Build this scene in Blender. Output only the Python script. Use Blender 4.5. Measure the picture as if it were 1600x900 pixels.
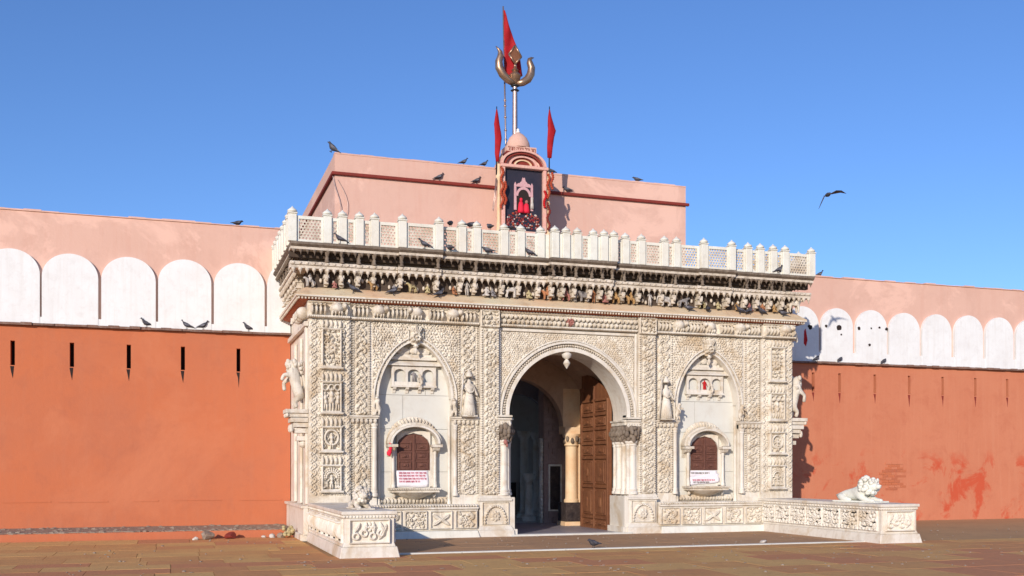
import bpy, bmesh, math, random
import numpy as np
from mathutils import Vector, Matrix
random.seed(7); RS = np.random.RandomState(11)
R = math.radians; PI = math.pi
for o in list(bpy.data.objects): bpy.data.objects.remove(o)
SC = bpy.context.scene; COL = SC.collection

# ------------------------------------------------------------ camera, sky, sun
cam = bpy.data.cameras.new('camera'); co = bpy.data.objects.new('camera', cam); COL.objects.link(co)
co.location = (-8.517, -21.554, 1.5); co.rotation_euler = (R(90), 0, R(-18.4))
cam.sensor_width = 36; cam.lens = 36*1605.24/1600; cam.shift_y = (731.4-450)/1600; cam.clip_end = 5000
SC.camera = co
SUN_EL, SUN_AZ = 16.0, 37.0      # sun stands behind the camera's left shoulder
sx, sy, sz = -math.sin(R(SUN_AZ))*math.cos(R(SUN_EL)), -math.cos(R(SUN_AZ))*math.cos(R(SUN_EL)), math.sin(R(SUN_EL))
W = bpy.data.worlds.new('World'); SC.world = W; W.use_nodes = True
wn = W.node_tree.nodes; wl = W.node_tree.links
bg = wn['Background']; sk = wn.new('ShaderNodeTexSky'); sk.sky_type = 'NISHITA'; sk.sun_disc = False
sk.sun_elevation = R(SUN_EL); sk.sun_rotation = math.atan2(sx, sy); sk.air_density = 1.0; sk.dust_density = 0.3; sk.ozone_density = 5.0; sk.altitude = 200
tn = wn.new('ShaderNodeMix'); tn.data_type = 'RGBA'; tn.blend_type = 'MULTIPLY'; tn.inputs[0].default_value = 1; tn.inputs[7].default_value = (.86, .895, 1.07, 1)
wl.new(sk.outputs[0], tn.inputs[6]); wl.new(tn.outputs[2], bg.inputs[0]); bg.inputs[1].default_value = 0.15
sl = bpy.data.lights.new('sun', 'SUN'); sl.energy = 4.0; sl.angle = R(0.55); sl.color = (1.0, 0.88, 0.76)
so = bpy.data.objects.new('sun', sl); COL.objects.link(so)
so.rotation_euler = Vector((sx, sy, sz)).to_track_quat('Z', 'Y').to_euler()
SC.view_settings.view_transform = 'Standard'; SC.view_settings.look = 'None'; SC.view_settings.exposure = 0.1; SC.view_settings.gamma = 1
SC.render.engine = 'CYCLES'

# ------------------------------------------------------------ materials
def ramp(nt, fac, stops):
    r = nt.nodes.new('ShaderNodeValToRGB'); e = r.color_ramp.elements
    while len(e) < len(stops): e.new(0.5)
    for i, (p, c) in enumerate(stops): e[i].position = p; e[i].color = (*c, 1)
    nt.links.new(fac, r.inputs[0]); return r.outputs[0]
def noise(nt, scale, detail=6, rough=.6, vec=None, dist=0):
    n = nt.nodes.new('ShaderNodeTexNoise'); n.inputs['Scale'].default_value = scale; n.inputs['Detail'].default_value = detail
    n.inputs['Roughness'].default_value = rough; n.inputs['Distortion'].default_value = dist
    if vec: nt.links.new(vec, n.inputs['Vector'])
    return n.outputs['Fac']
def mix(nt, fac, a, b, mode='MIX'):
    m = nt.nodes.new('ShaderNodeMix'); m.data_type = 'RGBA'; m.blend_type = mode
    if isinstance(fac, (int, float)): m.inputs[0].default_value = fac
    else: nt.links.new(fac, m.inputs[0])
    for i, v in ((6, a), (7, b)):
        if isinstance(v, tuple): m.inputs[i].default_value = (*v, 1)
        else: nt.links.new(v, m.inputs[i])
    return m.outputs[2]
def mapping(nt, scale=(1, 1, 1), obj=False):
    g = nt.nodes.new('ShaderNodeNewGeometry'); mp = nt.nodes.new('ShaderNodeMapping'); mp.inputs['Scale'].default_value = scale
    nt.links.new(g.outputs['Position'], mp.inputs[0]); return mp.outputs[0]
def material(name, base, var=None, stain=None, stain_amt=.5, rough=.8, metal=0, nscale=2.5, bump=.15, bscale=60, streak=None, streak_amt=.5, spec=.3, blotch=None, blotch_lim=(.58, .64), blotch_scale=1.2, blotch_top=None):
    m = bpy.data.materials.new(name); m.use_nodes = True; nt = m.node_tree; b = nt.nodes['Principled BSDF']
    v = mapping(nt)
    c = base
    if var: c = mix(nt, ramp(nt, noise(nt, nscale, 5, .6, v), [(.3, (0, 0, 0)), (.7, (1, 1, 1))]), base, var)
    if stain:
        f = ramp(nt, noise(nt, nscale*3.1, 9, .72, v, .4), [(.5, (0, 0, 0)), (.72, (stain_amt,)*3)])
        c = mix(nt, f, c, stain)
    if streak:
        v2 = mapping(nt, (9, 9, .55)); f = ramp(nt, noise(nt, 1.0, 6, .65, v2), [(.5, (0, 0, 0)), (.75, (streak_amt,)*3)])
        c = mix(nt, f, c, streak)
    if blotch:
        f = ramp(nt, noise(nt, blotch_scale, 8, .68, v, .6), [(blotch_lim[0], (0, 0, 0)), (blotch_lim[1], (.85,)*3)])
        if blotch_top:
            g_ = nt.nodes.new('ShaderNodeSeparateXYZ'); nt.links.new(v, g_.inputs[0]); mr = nt.nodes.new('ShaderNodeMapRange'); mr.inputs[1].default_value = blotch_top; mr.inputs[2].default_value = blotch_top+.5; mr.inputs[3].default_value = 1; mr.inputs[4].default_value = 0
            nt.links.new(g_.outputs[2], mr.inputs[0]); mm = nt.nodes.new('ShaderNodeMath'); mm.operation = 'MULTIPLY'; nt.links.new(f, mm.inputs[0]); nt.links.new(mr.outputs[0], mm.inputs[1]); f = mm.outputs[0]
        c = mix(nt, f, c, blotch)
    if isinstance(c, tuple): b.inputs['Base Color'].default_value = (*c, 1)
    else: nt.links.new(c, b.inputs['Base Color'])
    b.inputs['Roughness'].default_value = rough; b.inputs['Metallic'].default_value = metal; b.inputs['Specular IOR Level'].default_value = spec
    if bump:
        bp = nt.nodes.new('ShaderNodeBump'); bp.inputs['Strength'].default_value = bump; bp.inputs['Distance'].default_value = .02
        nt.links.new(noise(nt, bscale, 4, .7, v), bp.inputs['Height']); nt.links.new(bp.outputs[0], b.inputs['Normal'])
    return m
M = {}
M['carved'] = material('carved_marble', (.74, .695, .60), (.62, .56, .46), (.27, .205, .135), .75, .75, nscale=1.5, bump=.35, bscale=45, streak=(.34, .27, .19), streak_amt=.55, blotch=(.46, .35, .22), blotch_lim=(.50, .68), blotch_scale=1.3)
M['marble'] = material('smooth_marble', (.74, .70, .615), (.67, .625, .54), (.42, .34, .25), .5, .5, nscale=1.3, bump=.08, bscale=20, streak=(.46, .37, .26), streak_amt=.5, blotch=(.52, .41, .27), blotch_lim=(.52, .68), blotch_scale=1.5)
M['white'] = material('white_marble', (.74, .755, .68), (.70, .66, .56), (.45, .40, .31), .45, .55, nscale=1.6, bump=.08, streak=(.5, .47, .40), streak_amt=.35)
M['pale'] = material('pale_marble_backing', (.66, .665, .61), (.60, .585, .52), (.45, .39, .31), .4, .55, nscale=.9, bump=.05, streak=(.6, .54, .44), streak_amt=.25)
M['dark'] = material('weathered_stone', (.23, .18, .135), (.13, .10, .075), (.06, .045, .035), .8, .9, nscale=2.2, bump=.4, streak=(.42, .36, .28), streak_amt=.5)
M['darkbrown'] = material('dark_brown_stone', (.10, .07, .05), (.06, .045, .035), None, rough=.95, bump=.3)  # very dark brown, used inside the gallery and behind the eave figures
M['pendant'] = material('pendant_marble', (.72, .65, .55), (.50, .43, .33), (.16, .12, .085), .85, .75, nscale=3, bump=.2)
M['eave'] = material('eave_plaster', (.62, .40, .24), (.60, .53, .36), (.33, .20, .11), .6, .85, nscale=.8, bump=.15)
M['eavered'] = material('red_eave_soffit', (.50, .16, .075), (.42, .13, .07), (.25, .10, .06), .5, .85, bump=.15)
M['orange'] = material('orange_plaster', (.53, .155, .064), (.47, .155, .078), (.40, .13, .07), .5, .9, nscale=.5, bump=.35, bscale=9, streak=(.47, .185, .105), streak_amt=.25, blotch=(.54, .185, .09), blotch_lim=(.52, .66), blotch_scale=.35)
M['orange_worn'] = material('worn_orange_plaster', (.56, .21, .115), (.52, .18, .095), (.44, .13, .07), .5, .9, nscale=.6, bump=.3, bscale=14, streak=(.60, .26, .15), streak_amt=.3, blotch=(.52, .075, .03), blotch_lim=(.53, .61), blotch_scale=1.0, blotch_top=1.6)
M['pink'] = material('pink_plaster', (.67, .43, .34), (.62, .39, .305), (.52, .31, .24), .45, .9, nscale=.6, bump=.25, bscale=9, streak=(.60, .34, .26), streak_amt=.5, blotch=(.74, .48, .38), blotch_lim=(.54, .60), blotch_scale=.5)
M['white_paint'] = material('whitewash', (.78, .80, .79), (.72, .725, .71), (.50, .47, .44), .3, .85, nscale=1.6, bump=.2, bscale=12, streak=(.60, .57, .52), streak_amt=.4)
M['darkred'] = material('dark_red_paint', (.26, .035, .025), (.18, .03, .02), (.10, .03, .02), .6, .8, nscale=6, bump=.25)
M['ledge'] = material('weathered_ledge', (.25, .14, .10), (.16, .10, .08), (.42, .33, .28), .6, .95, nscale=4, bump=.6)
M['hole'] = material('dark_hole', (.03, .02, .018), rough=1, bump=0)  # near-black; paints the darkness inside slits and nest holes, and a picture recess
M['rubble'] = material('grey_rubble', (.36, .30, .23), (.22, .17, .13), (.50, .22, .12), .6, .95, nscale=6, bump=.9, bscale=25)
M['wood'] = material('carved_wood', (.21, .085, .038), (.15, .058, .028), (.13, .05, .025), .6, .55, nscale=4, bump=.25, streak=(.40, .20, .10), streak_amt=.5)
M['shutter'] = material('dark_wood', (.155, .065, .045), (.11, .045, .032), (.24, .12, .08), .5, .6, nscale=7, bump=.2)
M['red'] = material('red_cloth', (.55, .012, .015), (.42, .01, .012), None, rough=.8, nscale=5, bump=.1)
M['hotred'] = material('bright_red_robe', (.70, .02, .05), None, rough=.7, bump=0)
M['flag'] = material('red_flag_cloth', (.42, .009, .014), (.30, .007, .010), None, rough=.75, nscale=5, bump=.15)
M['gold'] = material('brass', (.46, .30, .20), (.34, .22, .14), (.14, .08, .05), .6, .36, .75, nscale=8, bump=.05)
M['pole'] = material('tarnished_pole', (.60, .45, .38), (.42, .30, .25), None, rough=.35, metal=.8, nscale=9, bump=.05)
M['black'] = material('black_iron', (.02, .02, .022), rough=.5, bump=0)
M['pinkframe'] = material('pink_painted_frame', (.72, .36, .30), (.70, .46, .36), (.40, .12, .08), .5, .7, nscale=6, bump=.1)
M['navy'] = material('dark_painted_board', (.022, .022, .035), (.035, .03, .045), None, rough=.45, nscale=4, bump=0)
M['palepink'] = material('pale_pink_throne', (.62, .38, .38), (.52, .26, .28), (.75, .62, .58), .7, .6, nscale=22, bump=.1)
M['maroon'] = material('maroon_cloth', (.16, .012, .02), (.30, .02, .03), (.5, .36, .3), .5, .8, nscale=14, bump=.1)
M['garland'] = material('marigold_garland', (.36, .03, .02), (.45, .11, .04), (.12, .03, .02), .7, .9, nscale=25, bump=.3)
M['banner'] = material('pinkish_white_banner', (.78, .72, .76), (.80, .78, .78), (.6, .56, .6), .3, .5, nscale=5, bump=.1, bscale=8)
M['ink'] = material('red_ink', (.50, .03, .08), rough=.6, bump=0)
M['inkdark'] = material('dark_ink', (.10, .09, .06), rough=.6, bump=0)
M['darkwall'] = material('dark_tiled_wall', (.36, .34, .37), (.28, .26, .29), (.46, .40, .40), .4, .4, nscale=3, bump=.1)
M['brickdark'] = material('glazed_brown_brick', (.34, .24, .21), (.26, .18, .16), (.46, .36, .33), .4, .4, nscale=7, bump=.15)
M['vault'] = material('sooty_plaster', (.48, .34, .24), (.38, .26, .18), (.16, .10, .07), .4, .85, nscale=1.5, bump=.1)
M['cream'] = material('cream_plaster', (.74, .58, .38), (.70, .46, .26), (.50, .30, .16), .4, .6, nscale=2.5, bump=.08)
M['blackmarble'] = material('black_marble', (.025, .02, .022), (.06, .045, .04), (.2, .16, .14), .35, .3, nscale=5, bump=0)
M['ground'] = material('dusty_paving_bed', (.50, .31, .15), (.43, .26, .125), (.30, .18, .09), .5, .95, nscale=.8, bump=.4, bscale=20)
SLABS = []
for i, (a, b_) in enumerate([((.40, .25, .15), (.35, .205, .13)), ((.38, .215, .14), (.34, .185, .125)), ((.42, .275, .165), (.37, .235, .145)), ((.36, .18, .135), (.34, .17, .13)), ((.43, .30, .18), (.38, .255, .16))]):
    a = (a[0]*1.6, a[1]*1.36, a[2]*.80); b_ = (b_[0]*1.6, b_[1]*1.36, b_[2]*.80)
    SLABS.append(material('sandstone_slab_%s' % 'abcde'[i], a, b_, (.34, .19, .09), .5, .9, nscale=1.3, bump=.5, bscale=18))
APRON = [material('dark_sandstone_slab_%s' % 'ab'[i], (a[0]*1.75, a[1]*1.5, a[2]*1.05), (b_[0]*1.75, b_[1]*1.5, b_[2]*1.05), (.28, .18, .11), .5, .85, nscale=1.3, bump=.25, bscale=18) for i, (a, b_) in enumerate([((.26, .18, .135), (.225, .15, .115)), ((.29, .19, .135), (.235, .16, .12))])]
M['pigeon'] = material('slate_pigeon_feathers', (.045, .045, .055), (.075, .075, .09), None, rough=.7, nscale=18, bump=.05)
M['pigeonlight'] = material('grey_pigeon_feathers', (.10, .10, .125), (.15, .15, .17), None, rough=.7, nscale=18, bump=.05)
for k, a in dict(ochre=(.50, .30, .12), lemon=(.55, .46, .24), saffron=(.52, .22, .10), rose=(.44, .18, .15), chalk=(.66, .61, .54), grey=(.33, .31, .30)).items():
    M[k] = material('painted_%s' % k, a, tuple(v*.6 for v in a), (.18, .12, .08), .7, .8, nscale=9, bump=.2)

# ------------------------------------------------------------ builders
def link(name, me, m=None, parent=None, kind=None):
    o = bpy.data.objects.new(name, me); COL.objects.link(o)
    if m is not None and me is not None and not me.materials: me.materials.append(M[m] if isinstance(m, str) else m)
    if parent is not None: o.parent = parent
    if kind: o['kind'] = kind
    return o
def thing(name, label, cat, group=None, loc=(0, 0, 0)):
    o = bpy.data.objects.new(name, None); COL.objects.link(o); o.location = loc
    o['label'] = label; o['category'] = cat
    if group: o['group'] = group
    return o
def tag(o, label, cat, group=None):
    o['label'] = label; o['category'] = cat
    if group: o['group'] = group
    return o
class MB:
    def __init__(s, fn=None): s.v = []; s.f = []; s.fn = fn
    def add(s, vs, fs):
        n = len(s.v); s.v += [s.fn(*p) if s.fn else tuple(p) for p in vs]; s.f += [tuple(i+n for i in f) for f in fs]; return s
    def box(s, x0, x1, y0, y1, z0, z1):
        return s.add([(x0, y0, z0), (x1, y0, z0), (x1, y1, z0), (x0, y1, z0), (x0, y0, z1), (x1, y0, z1), (x1, y1, z1), (x0, y1, z1)],
                     [(0, 1, 5, 4), (1, 2, 6, 5), (2, 3, 7, 6), (3, 0, 4, 7), (4, 5, 6, 7), (3, 2, 1, 0)])
    def frustum(s, x0, x1, y0, y1, z0, z1, e0, e1=0):      # box that flares by e0 at its foot and e1 at its top
        return s.add([(x0-e0, y0-e0, z0), (x1+e0, y0-e0, z0), (x1+e0, y1+e0, z0), (x0-e0, y1+e0, z0), (x0-e1, y0-e1, z1), (x1+e1, y0-e1, z1), (x1+e1, y1+e1, z1), (x0-e1, y1+e1, z1)],
                     [(0, 1, 5, 4), (1, 2, 6, 5), (2, 3, 7, 6), (3, 0, 4, 7), (4, 5, 6, 7), (3, 2, 1, 0)])
    def prism(s, prof, a, b, axis='x'):                    # closed profile swept a..b
        n = len(prof); P = (lambda t, p: (t, p[0], p[1])) if axis == 'x' else ((lambda t, p: (p[0], t, p[1])) if axis == 'y' else (lambda t, p: (p[0], p[1], t)))
        vs = [P(a, p) for p in prof]+[P(b, p) for p in prof]
        return s.add(vs, [(i, (i+1) % n, n+(i+1) % n, n+i) for i in range(n)]+[tuple(range(n))[::-1], tuple(range(n, 2*n))])
    def lathe(s, cx, cy, prof, n=10, a0=0, a1=2*PI):       # prof [(r,z)]
        full = abs(a1-a0-2*PI) < 1e-6; k = n if full else n+1; vs = []
        for r, z in prof:
            for i in range(k):
                a = a0+(a1-a0)*i/n; vs.append((cx+r*math.cos(a), cy+r*math.sin(a), z))
        fs = []
        for j in range(len(prof)-1):
            for i in range(n):
                i2 = (i+1) % k; fs.append((j*k+i, j*k+i2, (j+1)*k+i2, (j+1)*k+i))
        fs.append(tuple(range(k))[::-1]); fs.append(tuple((len(prof)-1)*k+i for i in range(k)))
        return s.add(vs, fs)
    def ball(s, x, y, z, rx, ry=None, rz=None, n=6, m=4):
        ry = ry or rx; rz = rz or rx; vs = [(x, y, z-rz)]
        for j in range(1, m):
            t = PI*j/m
            for i in range(n): a = 2*PI*i/n; vs.append((x+rx*math.sin(t)*math.cos(a), y+ry*math.sin(t)*math.sin(a), z-rz*math.cos(t)))
        vs.append((x, y, z+rz)); fs = [(0, 1+(i+1) % n, 1+i) for i in range(n)]
        for j in range(m-2):
            for i in range(n): a = 1+j*n+i; b = 1+j*n+(i+1) % n; fs.append((a, b, b+n, a+n))
        t = len(vs)-1; fs += [(t, 1+(m-2)*n+i, 1+(m-2)*n+(i+1) % n) for i in range(n)]
        return s.add(vs, fs)
    def bar(s, p, q, r, r2=None, n=6):
        p = Vector(p); q = Vector(q); d = (q-p); 
        if d.length < 1e-6: return s
        d.normalize(); u = d.orthogonal().normalized(); w = d.cross(u); r2 = r if r2 is None else r2
        vs = [tuple(p+(u*math.cos(2*PI*i/n)+w*math.sin(2*PI*i/n))*r) for i in range(n)]+[tuple(q+(u*math.cos(2*PI*i/n)+w*math.sin(2*PI*i/n))*r2) for i in range(n)]
        return s.add(vs, [(i, (i+1) % n, n+(i+1) % n, n+i) for i in range(n)]+[tuple(range(n))[::-1], tuple(range(n, 2*n))])
    def tube(s, pts, rs, n=8):                             # swept along a polyline with parallel frames; rs: (a,b) or r per point
        pts = [Vector(p) for p in pts]; up = None; rings = []
        for i, p in enumerate(pts):
            d = (pts[min(i+1, len(pts)-1)]-pts[max(i-1, 0)]).normalized()
            u = d.orthogonal().normalized() if up is None else (up-d*up.dot(d)).normalized()
            up = u; w = d.cross(u); r = rs[i] if isinstance(rs, (list, tuple)) else rs; a, b = r if isinstance(r, tuple) else (r, r)
            rings.append([tuple(p+u*a*math.cos(2*PI*k/n)+w*b*math.sin(2*PI*k/n)) for k in range(n)])
        vs = [v for rg in rings for v in rg]; L = len(rings)
        return s.add(vs, [(j*n+k, j*n+(k+1) % n, (j+1)*n+(k+1) % n, (j+1)*n+k) for j in range(L-1) for k in range(n)]+[tuple(range(n))[::-1], tuple((L-1)*n+k for k in range(n))])
    def mesh(s, name, smooth=False, bevel=0):
        me = bpy.data.meshes.new(name); me.from_pydata(s.v, [], s.f)
        bm = bmesh.new(); bm.from_mesh(me); bmesh.ops.recalc_face_normals(bm, faces=bm.faces)
        if bevel: bmesh.ops.bevel(bm, geom=list(bm.edges), offset=bevel, segments=1, affect='EDGES', clamp_overlap=True)
        bm.to_mesh(me); bm.free()
        if smooth: me.polygons.foreach_set('use_smooth', [True]*len(me.polygons))
        return me
    def build(s, name, m, parent=None, smooth=False, bevel=0, kind=None):
        return link(name, s.mesh(name, smooth, bevel), m, parent, kind)
def shade(o, ang=40):
    me = o.data; me.polygons.foreach_set('use_smooth', [True]*len(me.polygons))
    bm = bmesh.new(); bm.from_mesh(me)
    for e in bm.edges:
        if len(e.link_faces) == 2 and e.calc_face_angle(0) > R(ang): e.smooth = False
    bm.to_mesh(me); bm.free(); return o
def skin(name, verts, edges, rad, m, parent=None, sub=1, loc=None, rotz=0, scale=1):
    me = bpy.data.meshes.new(name); me.from_pydata([tuple(v) for v in verts], edges, [])
    o = link(name, me, m, parent); md = o.modifiers.new('skin', 'SKIN')
    md.use_smooth_shade = True
    lay = me.skin_vertices[0] if me.skin_vertices else None
    if lay is None:
        me.attributes  # layer is made by the modifier
        bm = bmesh.new(); bm.from_mesh(me); bm.verts.layers.skin.verify(); bm.to_mesh(me); bm.free(); lay = me.skin_vertices[0]
    for i, r in enumerate(rad): lay.data[i].radius = r if isinstance(r, tuple) else (r, r)
    lay.data[0].use_root = True
    sb = o.modifiers.new('sub', 'SUBSURF'); sb.levels = sub; sb.render_levels = sub
    if loc: o.location = loc
    o.rotation_euler.z = rotz; o.scale = (scale,)*3
    return o

# ---- carved relief: a height field cut into the face of the stone
RES = .0105
class Field:
    def __init__(s, w, h, res=RES):
        s.w, s.h = w, h; s.nx = max(2, int(round(w/res))+1); s.nz = max(2, int(round(h/res))+1)
        s.x = np.linspace(0, w, s.nx); s.z = np.linspace(0, h, s.nz); s.X, s.Z = np.meshgrid(s.x, s.z); s.H = np.zeros_like(s.X)
    def win(s, cx, cz, r):
        i0 = np.searchsorted(s.x, cx-r); i1 = np.searchsorted(s.x, cx+r); j0 = np.searchsorted(s.z, cz-r); j1 = np.searchsorted(s.z, cz+r)
        return (slice(j0, j1), slice(i0, i1))
    def ell(s, cx, cz, a, b, ang=0, h=.03, groove=0, p=.5):
        w = s.win(cx, cz, max(a, b)); dx = s.X[w]-cx; dz = s.Z[w]-cz
        if dx.size == 0: return
        u = dx*math.cos(ang)+dz*math.sin(ang); v = -dx*math.sin(ang)+dz*math.cos(ang)
        t = np.clip(1-(u/a)**2-(v/b)**2, 0, 1)**p*h
        if groove: t = t*(1-groove*np.exp(-(v/(b*.25))**2))
        s.H[w] = np.maximum(s.H[w], t)
    def leaf(s, cx, cz, a, b, ang=0, h=.03, groove=.45):
        w = s.win(cx, cz, a); dx = s.X[w]-cx; dz = s.Z[w]-cz
        if dx.size == 0: return
        u = dx*math.cos(ang)+dz*math.sin(ang); v = -dx*math.sin(ang)+dz*math.cos(ang)
        wd = b*np.clip(1-(u/a)**2, 0, 1)+1e-6
        t = np.clip(1-(v/wd)**2, 0, 1)**.5*h*(1-groove*np.exp(-(v/(b*.22))**2)); s.H[w] = np.maximum(s.H[w], t)
    def rect(s, x0, x1, z0, z1, h): 
        m = (s.X >= x0) & (s.X <= x1) & (s.Z >= z0) & (s.Z <= z1); s.H[m] = np.maximum(s.H[m], h)
    def cut(s, x0, x1, z0, z1, h=0):
        m = (s.X >= x0) & (s.X <= x1) & (s.Z >= z0) & (s.Z <= z1); s.H[m] = h
    def frame(s, x0, x1, z0, z1, t, h):
        s.rect(x0, x1, z0, z0+t, h); s.rect(x0, x1, z1-t, z1, h); s.rect(x0, x0+t, z0, z1, h); s.rect(x1-t, x1, z0, z1, h)
    def ring(s, cx, cz, r, t, h, squash=1):
        w = s.win(cx, cz, r+t); d = np.hypot(s.X[w]-cx, (s.Z[w]-cz)/squash); s.H[w] = np.maximum(s.H[w], np.clip(1-((d-r)/t)**2, 0, 1)**.5*h)
    def flower(s, cx, cz, r, n=6, h=.035, ph=0):
        for k in range(n): a = ph+2*PI*k/n; s.ell(cx+r*.6*math.cos(a), cz+r*.6*math.sin(a), r*.42, r*.26, a, h*.9, .3)
        s.ell(cx, cz, r*.28, r*.28, 0, h)
    def beads(s, x, z0, z1, pitch, r, h, vert=True):
        n = max(1, int((z1-z0)/pitch)); 
        for k in range(n):
            t = z0+(k+.5)*(z1-z0)/n; s.ell(*((x, t) if vert else (t, x)), r, r, 0, h, p=.5)
    def vine(s, x0, x1, z0, z1, P=.27, h=.035, ph=0, rnd=None):
        w = x1-x0; cx = (x0+x1)/2; A = w*.24; r0 = w*.25; k = 0; z = z0+P*.25
        zz = np.arange(z0, z1, .012)
        for t in zz: s.ell(cx+A*math.sin(2*PI*(t-z0)/P+ph), t, .013, .013, 0, h*.85)
        while z < z1:
            sg = -1 if k % 2 == 0 else 1; c = cx+sg*A*.55*math.cos(ph)
            if k % 3 == 2: s.ell(c, z, r0*.55, r0*.4, .4*sg, h); s.leaf(c-sg*r0*.6, z+.02, r0*.6, r0*.25, .9*sg, h)
            else: s.flower(c, z, r0*.72, 5+k % 3, h, k)
            for q in (-1, 0, 1): s.leaf(cx-sg*w*(.34-.05*abs(q)), z+q*P*.15, w*.15, w*.062, q*.75*sg+(0 if q else .2), h*.95)
            s.ell(cx-sg*w*.16, z+P*.2, w*.05, w*.05, 0, h*.9); s.ell(cx+sg*w*.18, z-P*.23, w*.045, w*.045, 0, h*.9)
            s.leaf(cx+sg*w*.36, z+P*.25, w*.16, w*.07, PI/2-.6*sg, h*.9)
            z += P/2; k += 1
    def foliage(s, x0, x1, z0, z1, p=.085, h=.03, flow=None):
        ni = int((x1-x0)/p)+2; nj = int((z1-z0)/(p*.9))+2
        for j in range(nj):
            for i in range(ni):
                cx = x0+(i+.5*(j % 2))*p+RS.uniform(-.15, .15)*p; cz = z0+j*p*.9+RS.uniform(-.15, .15)*p
                if flow: a = flow(cx, cz)+RS.uniform(-.4, .4)
                else: a = (.8 if (i+j) % 2 else -.8)+PI/2+RS.uniform(-.35, .35)
                if (i*3+j*5) % 11 == 0: s.flower(cx, cz, p*.6, 5, h, i)
                elif (i+2*j) % 5 == 0: s.ring(cx, cz, p*.3, p*.14, h*.9)
                else: s.leaf(cx, cz, p*.62, p*.27, a, h*RS.uniform(.7, 1.05))
    def figure(s, cx, z0, ht, h=.05, lean=0):
        q = ht; s.ell(cx+lean*q, z0+q*.89, q*.085, q*.10, 0, h)                # head
        s.ell(cx+lean*q*.6, z0+q*.66, q*.12, q*.19, 0, h)                      # chest
        s.ell(cx, z0+q*.42, q*.115, q*.15, 0, h)
        for g in (-1, 1):
            s.ell(cx+g*q*.06, z0+q*.2, q*.055, q*.22, 0, h*.9); s.ell(cx+g*q*.17, z0+q*.62, q*.035, q*.16, g*.5+0, h*.8); s.ell(cx+g*q*.24, z0+q*.74, q*.03, q*.12, -g*.5, h*.7)
    def elephant(s, cx, z0, w, h=.07, flip=1):
        s.ell(cx, z0+w*.34, w*.34, w*.28, 0, h, p=.4); s.ell(cx+flip*w*.36, z0+w*.42, w*.16, w*.18, 0, h*1.1); s.ell(cx+flip*w*.47, z0+w*.18, w*.055, w*.2, 0, h*.9)
        for g in (-.22, -.08, .1, .22): s.ell(cx+g*w, z0+w*.1, w*.06, w*.14, 0, h*.8)
        s.ell(cx-flip*w*.02, z0+w*.5, w*.15, w*.12, 0, h*.9)
    def mesh(s, name, ox, oz, y, mask=None, fn=None, smooth=True, deep=2.15):
        H = s.H*deep; H[0, :] = 0; H[-1, :] = 0; H[:, 0] = 0; H[:, -1] = 0
        V = np.stack([s.X+ox, y-H, s.Z+oz], -1).reshape(-1, 3)
        if fn: V = np.array([fn(*p) for p in V])
        idx = np.arange(s.nx*s.nz).reshape(s.nz, s.nx)
        q = np.stack([idx[:-1, :-1], idx[:-1, 1:], idx[1:, 1:], idx[1:, :-1]], -1).reshape(-1, 4)
        if mask is not None:
            xc = ((s.X[:-1, :-1]+s.X[1:, 1:])/2+ox).ravel(); zc = ((s.Z[:-1, :-1]+s.Z[1:, 1:])/2+oz).ravel(); q = q[mask(xc, zc)]
        me = bpy.data.meshes.new(name); me.vertices.add(len(V)); me.vertices.foreach_set('co', V.astype(np.float32).ravel())
        me.loops.add(len(q)*4); me.loops.foreach_set('vertex_index', q.astype(np.int32).ravel())
        me.polygons.add(len(q)); me.polygons.foreach_set('loop_start', np.arange(0, len(q)*4, 4, dtype=np.int32))
        if smooth: me.polygons.foreach_set('use_smooth', np.ones(len(q), bool))
        me.update(calc_edges=True); return me

# ------------------------------------------------------------ ground
gnd = MB().add([(-900, -900, -.035), (900, -900, -.035), (900, 1500, -.035), (-900, 1500, -.035)], [(0, 1, 2, 3)]).build('ground', 'ground'); gnd['kind'] = 'structure'
def slab(x0, x1, y0, y1, m, zt=0):
    g = .004; dz = [random.uniform(-.0025, .0025) for _ in range(4)]
    vs = [(x0+g, y0+g, -.06), (x1-g, y0+g, -.06), (x1-g, y1-g, -.06), (x0+g, y1-g, -.06), (x0+g, y0+g, zt+dz[0]), (x1-g, y0+g, zt+dz[1]), (x1-g, y1-g, zt+dz[2]), (x0+g, y1-g, zt+dz[3])]
    MB().add(vs, [(0, 1, 5, 4), (1, 2, 6, 5), (2, 3, 7, 6), (3, 0, 4, 7), (4, 5, 6, 7)]).build('paving_slab', m, gnd)
nslab = 0
ys = [-10.2, -8.9, -7.9, -6.95, -6.1, -5.35, -4.7, -4.06]
for j in range(len(ys)-1):
    x = -12.6-.5*random.random()
    while x < 12.5:
        w = random.uniform(.75, 1.3); slab(x, x+w, ys[j], ys[j+1], random.choice(SLABS)); x += w; nslab += 1
ys = [-4.06, -3.2, -2.4, -1.6, -.8, .1, 1.28]
for j in range(len(ys)-1):                                   # left of the gate, in front of the orange wall
    x = -14.0-.4*random.random()
    while x < -5.95:
        w = min(random.uniform(.9, 1.5), -5.95-x)
        if w > .2: slab(x, x+w, ys[j], ys[j+1], random.choice(SLABS))
        x += w+(0 if w > .2 else .3)
ys = [-3.92, -2.95, -2.0, -1.1, -.2]
for j in range(len(ys)-1):                                   # apron between the two wing walls
    x = -4.84
    while x < 4.84:
        w = min(random.uniform(1.1, 1.7), 4.84-x)
        if w > .2: slab(x, x+w, ys[j], ys[j+1], APRON[random.random() < .4], .006)
        x += w+(0 if w > .2 else .3)
x = -4.8
while x < 4.85:                                              # pale marble line
    w = random.uniform(.9, 1.3); w = min(w, 4.86-x); MB().box(x+.004, x+w-.004, -4.05, -3.93, -.05, .022).build('marble_kerb_stone', 'pale', gnd, bevel=.004); x += w+.001

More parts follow.
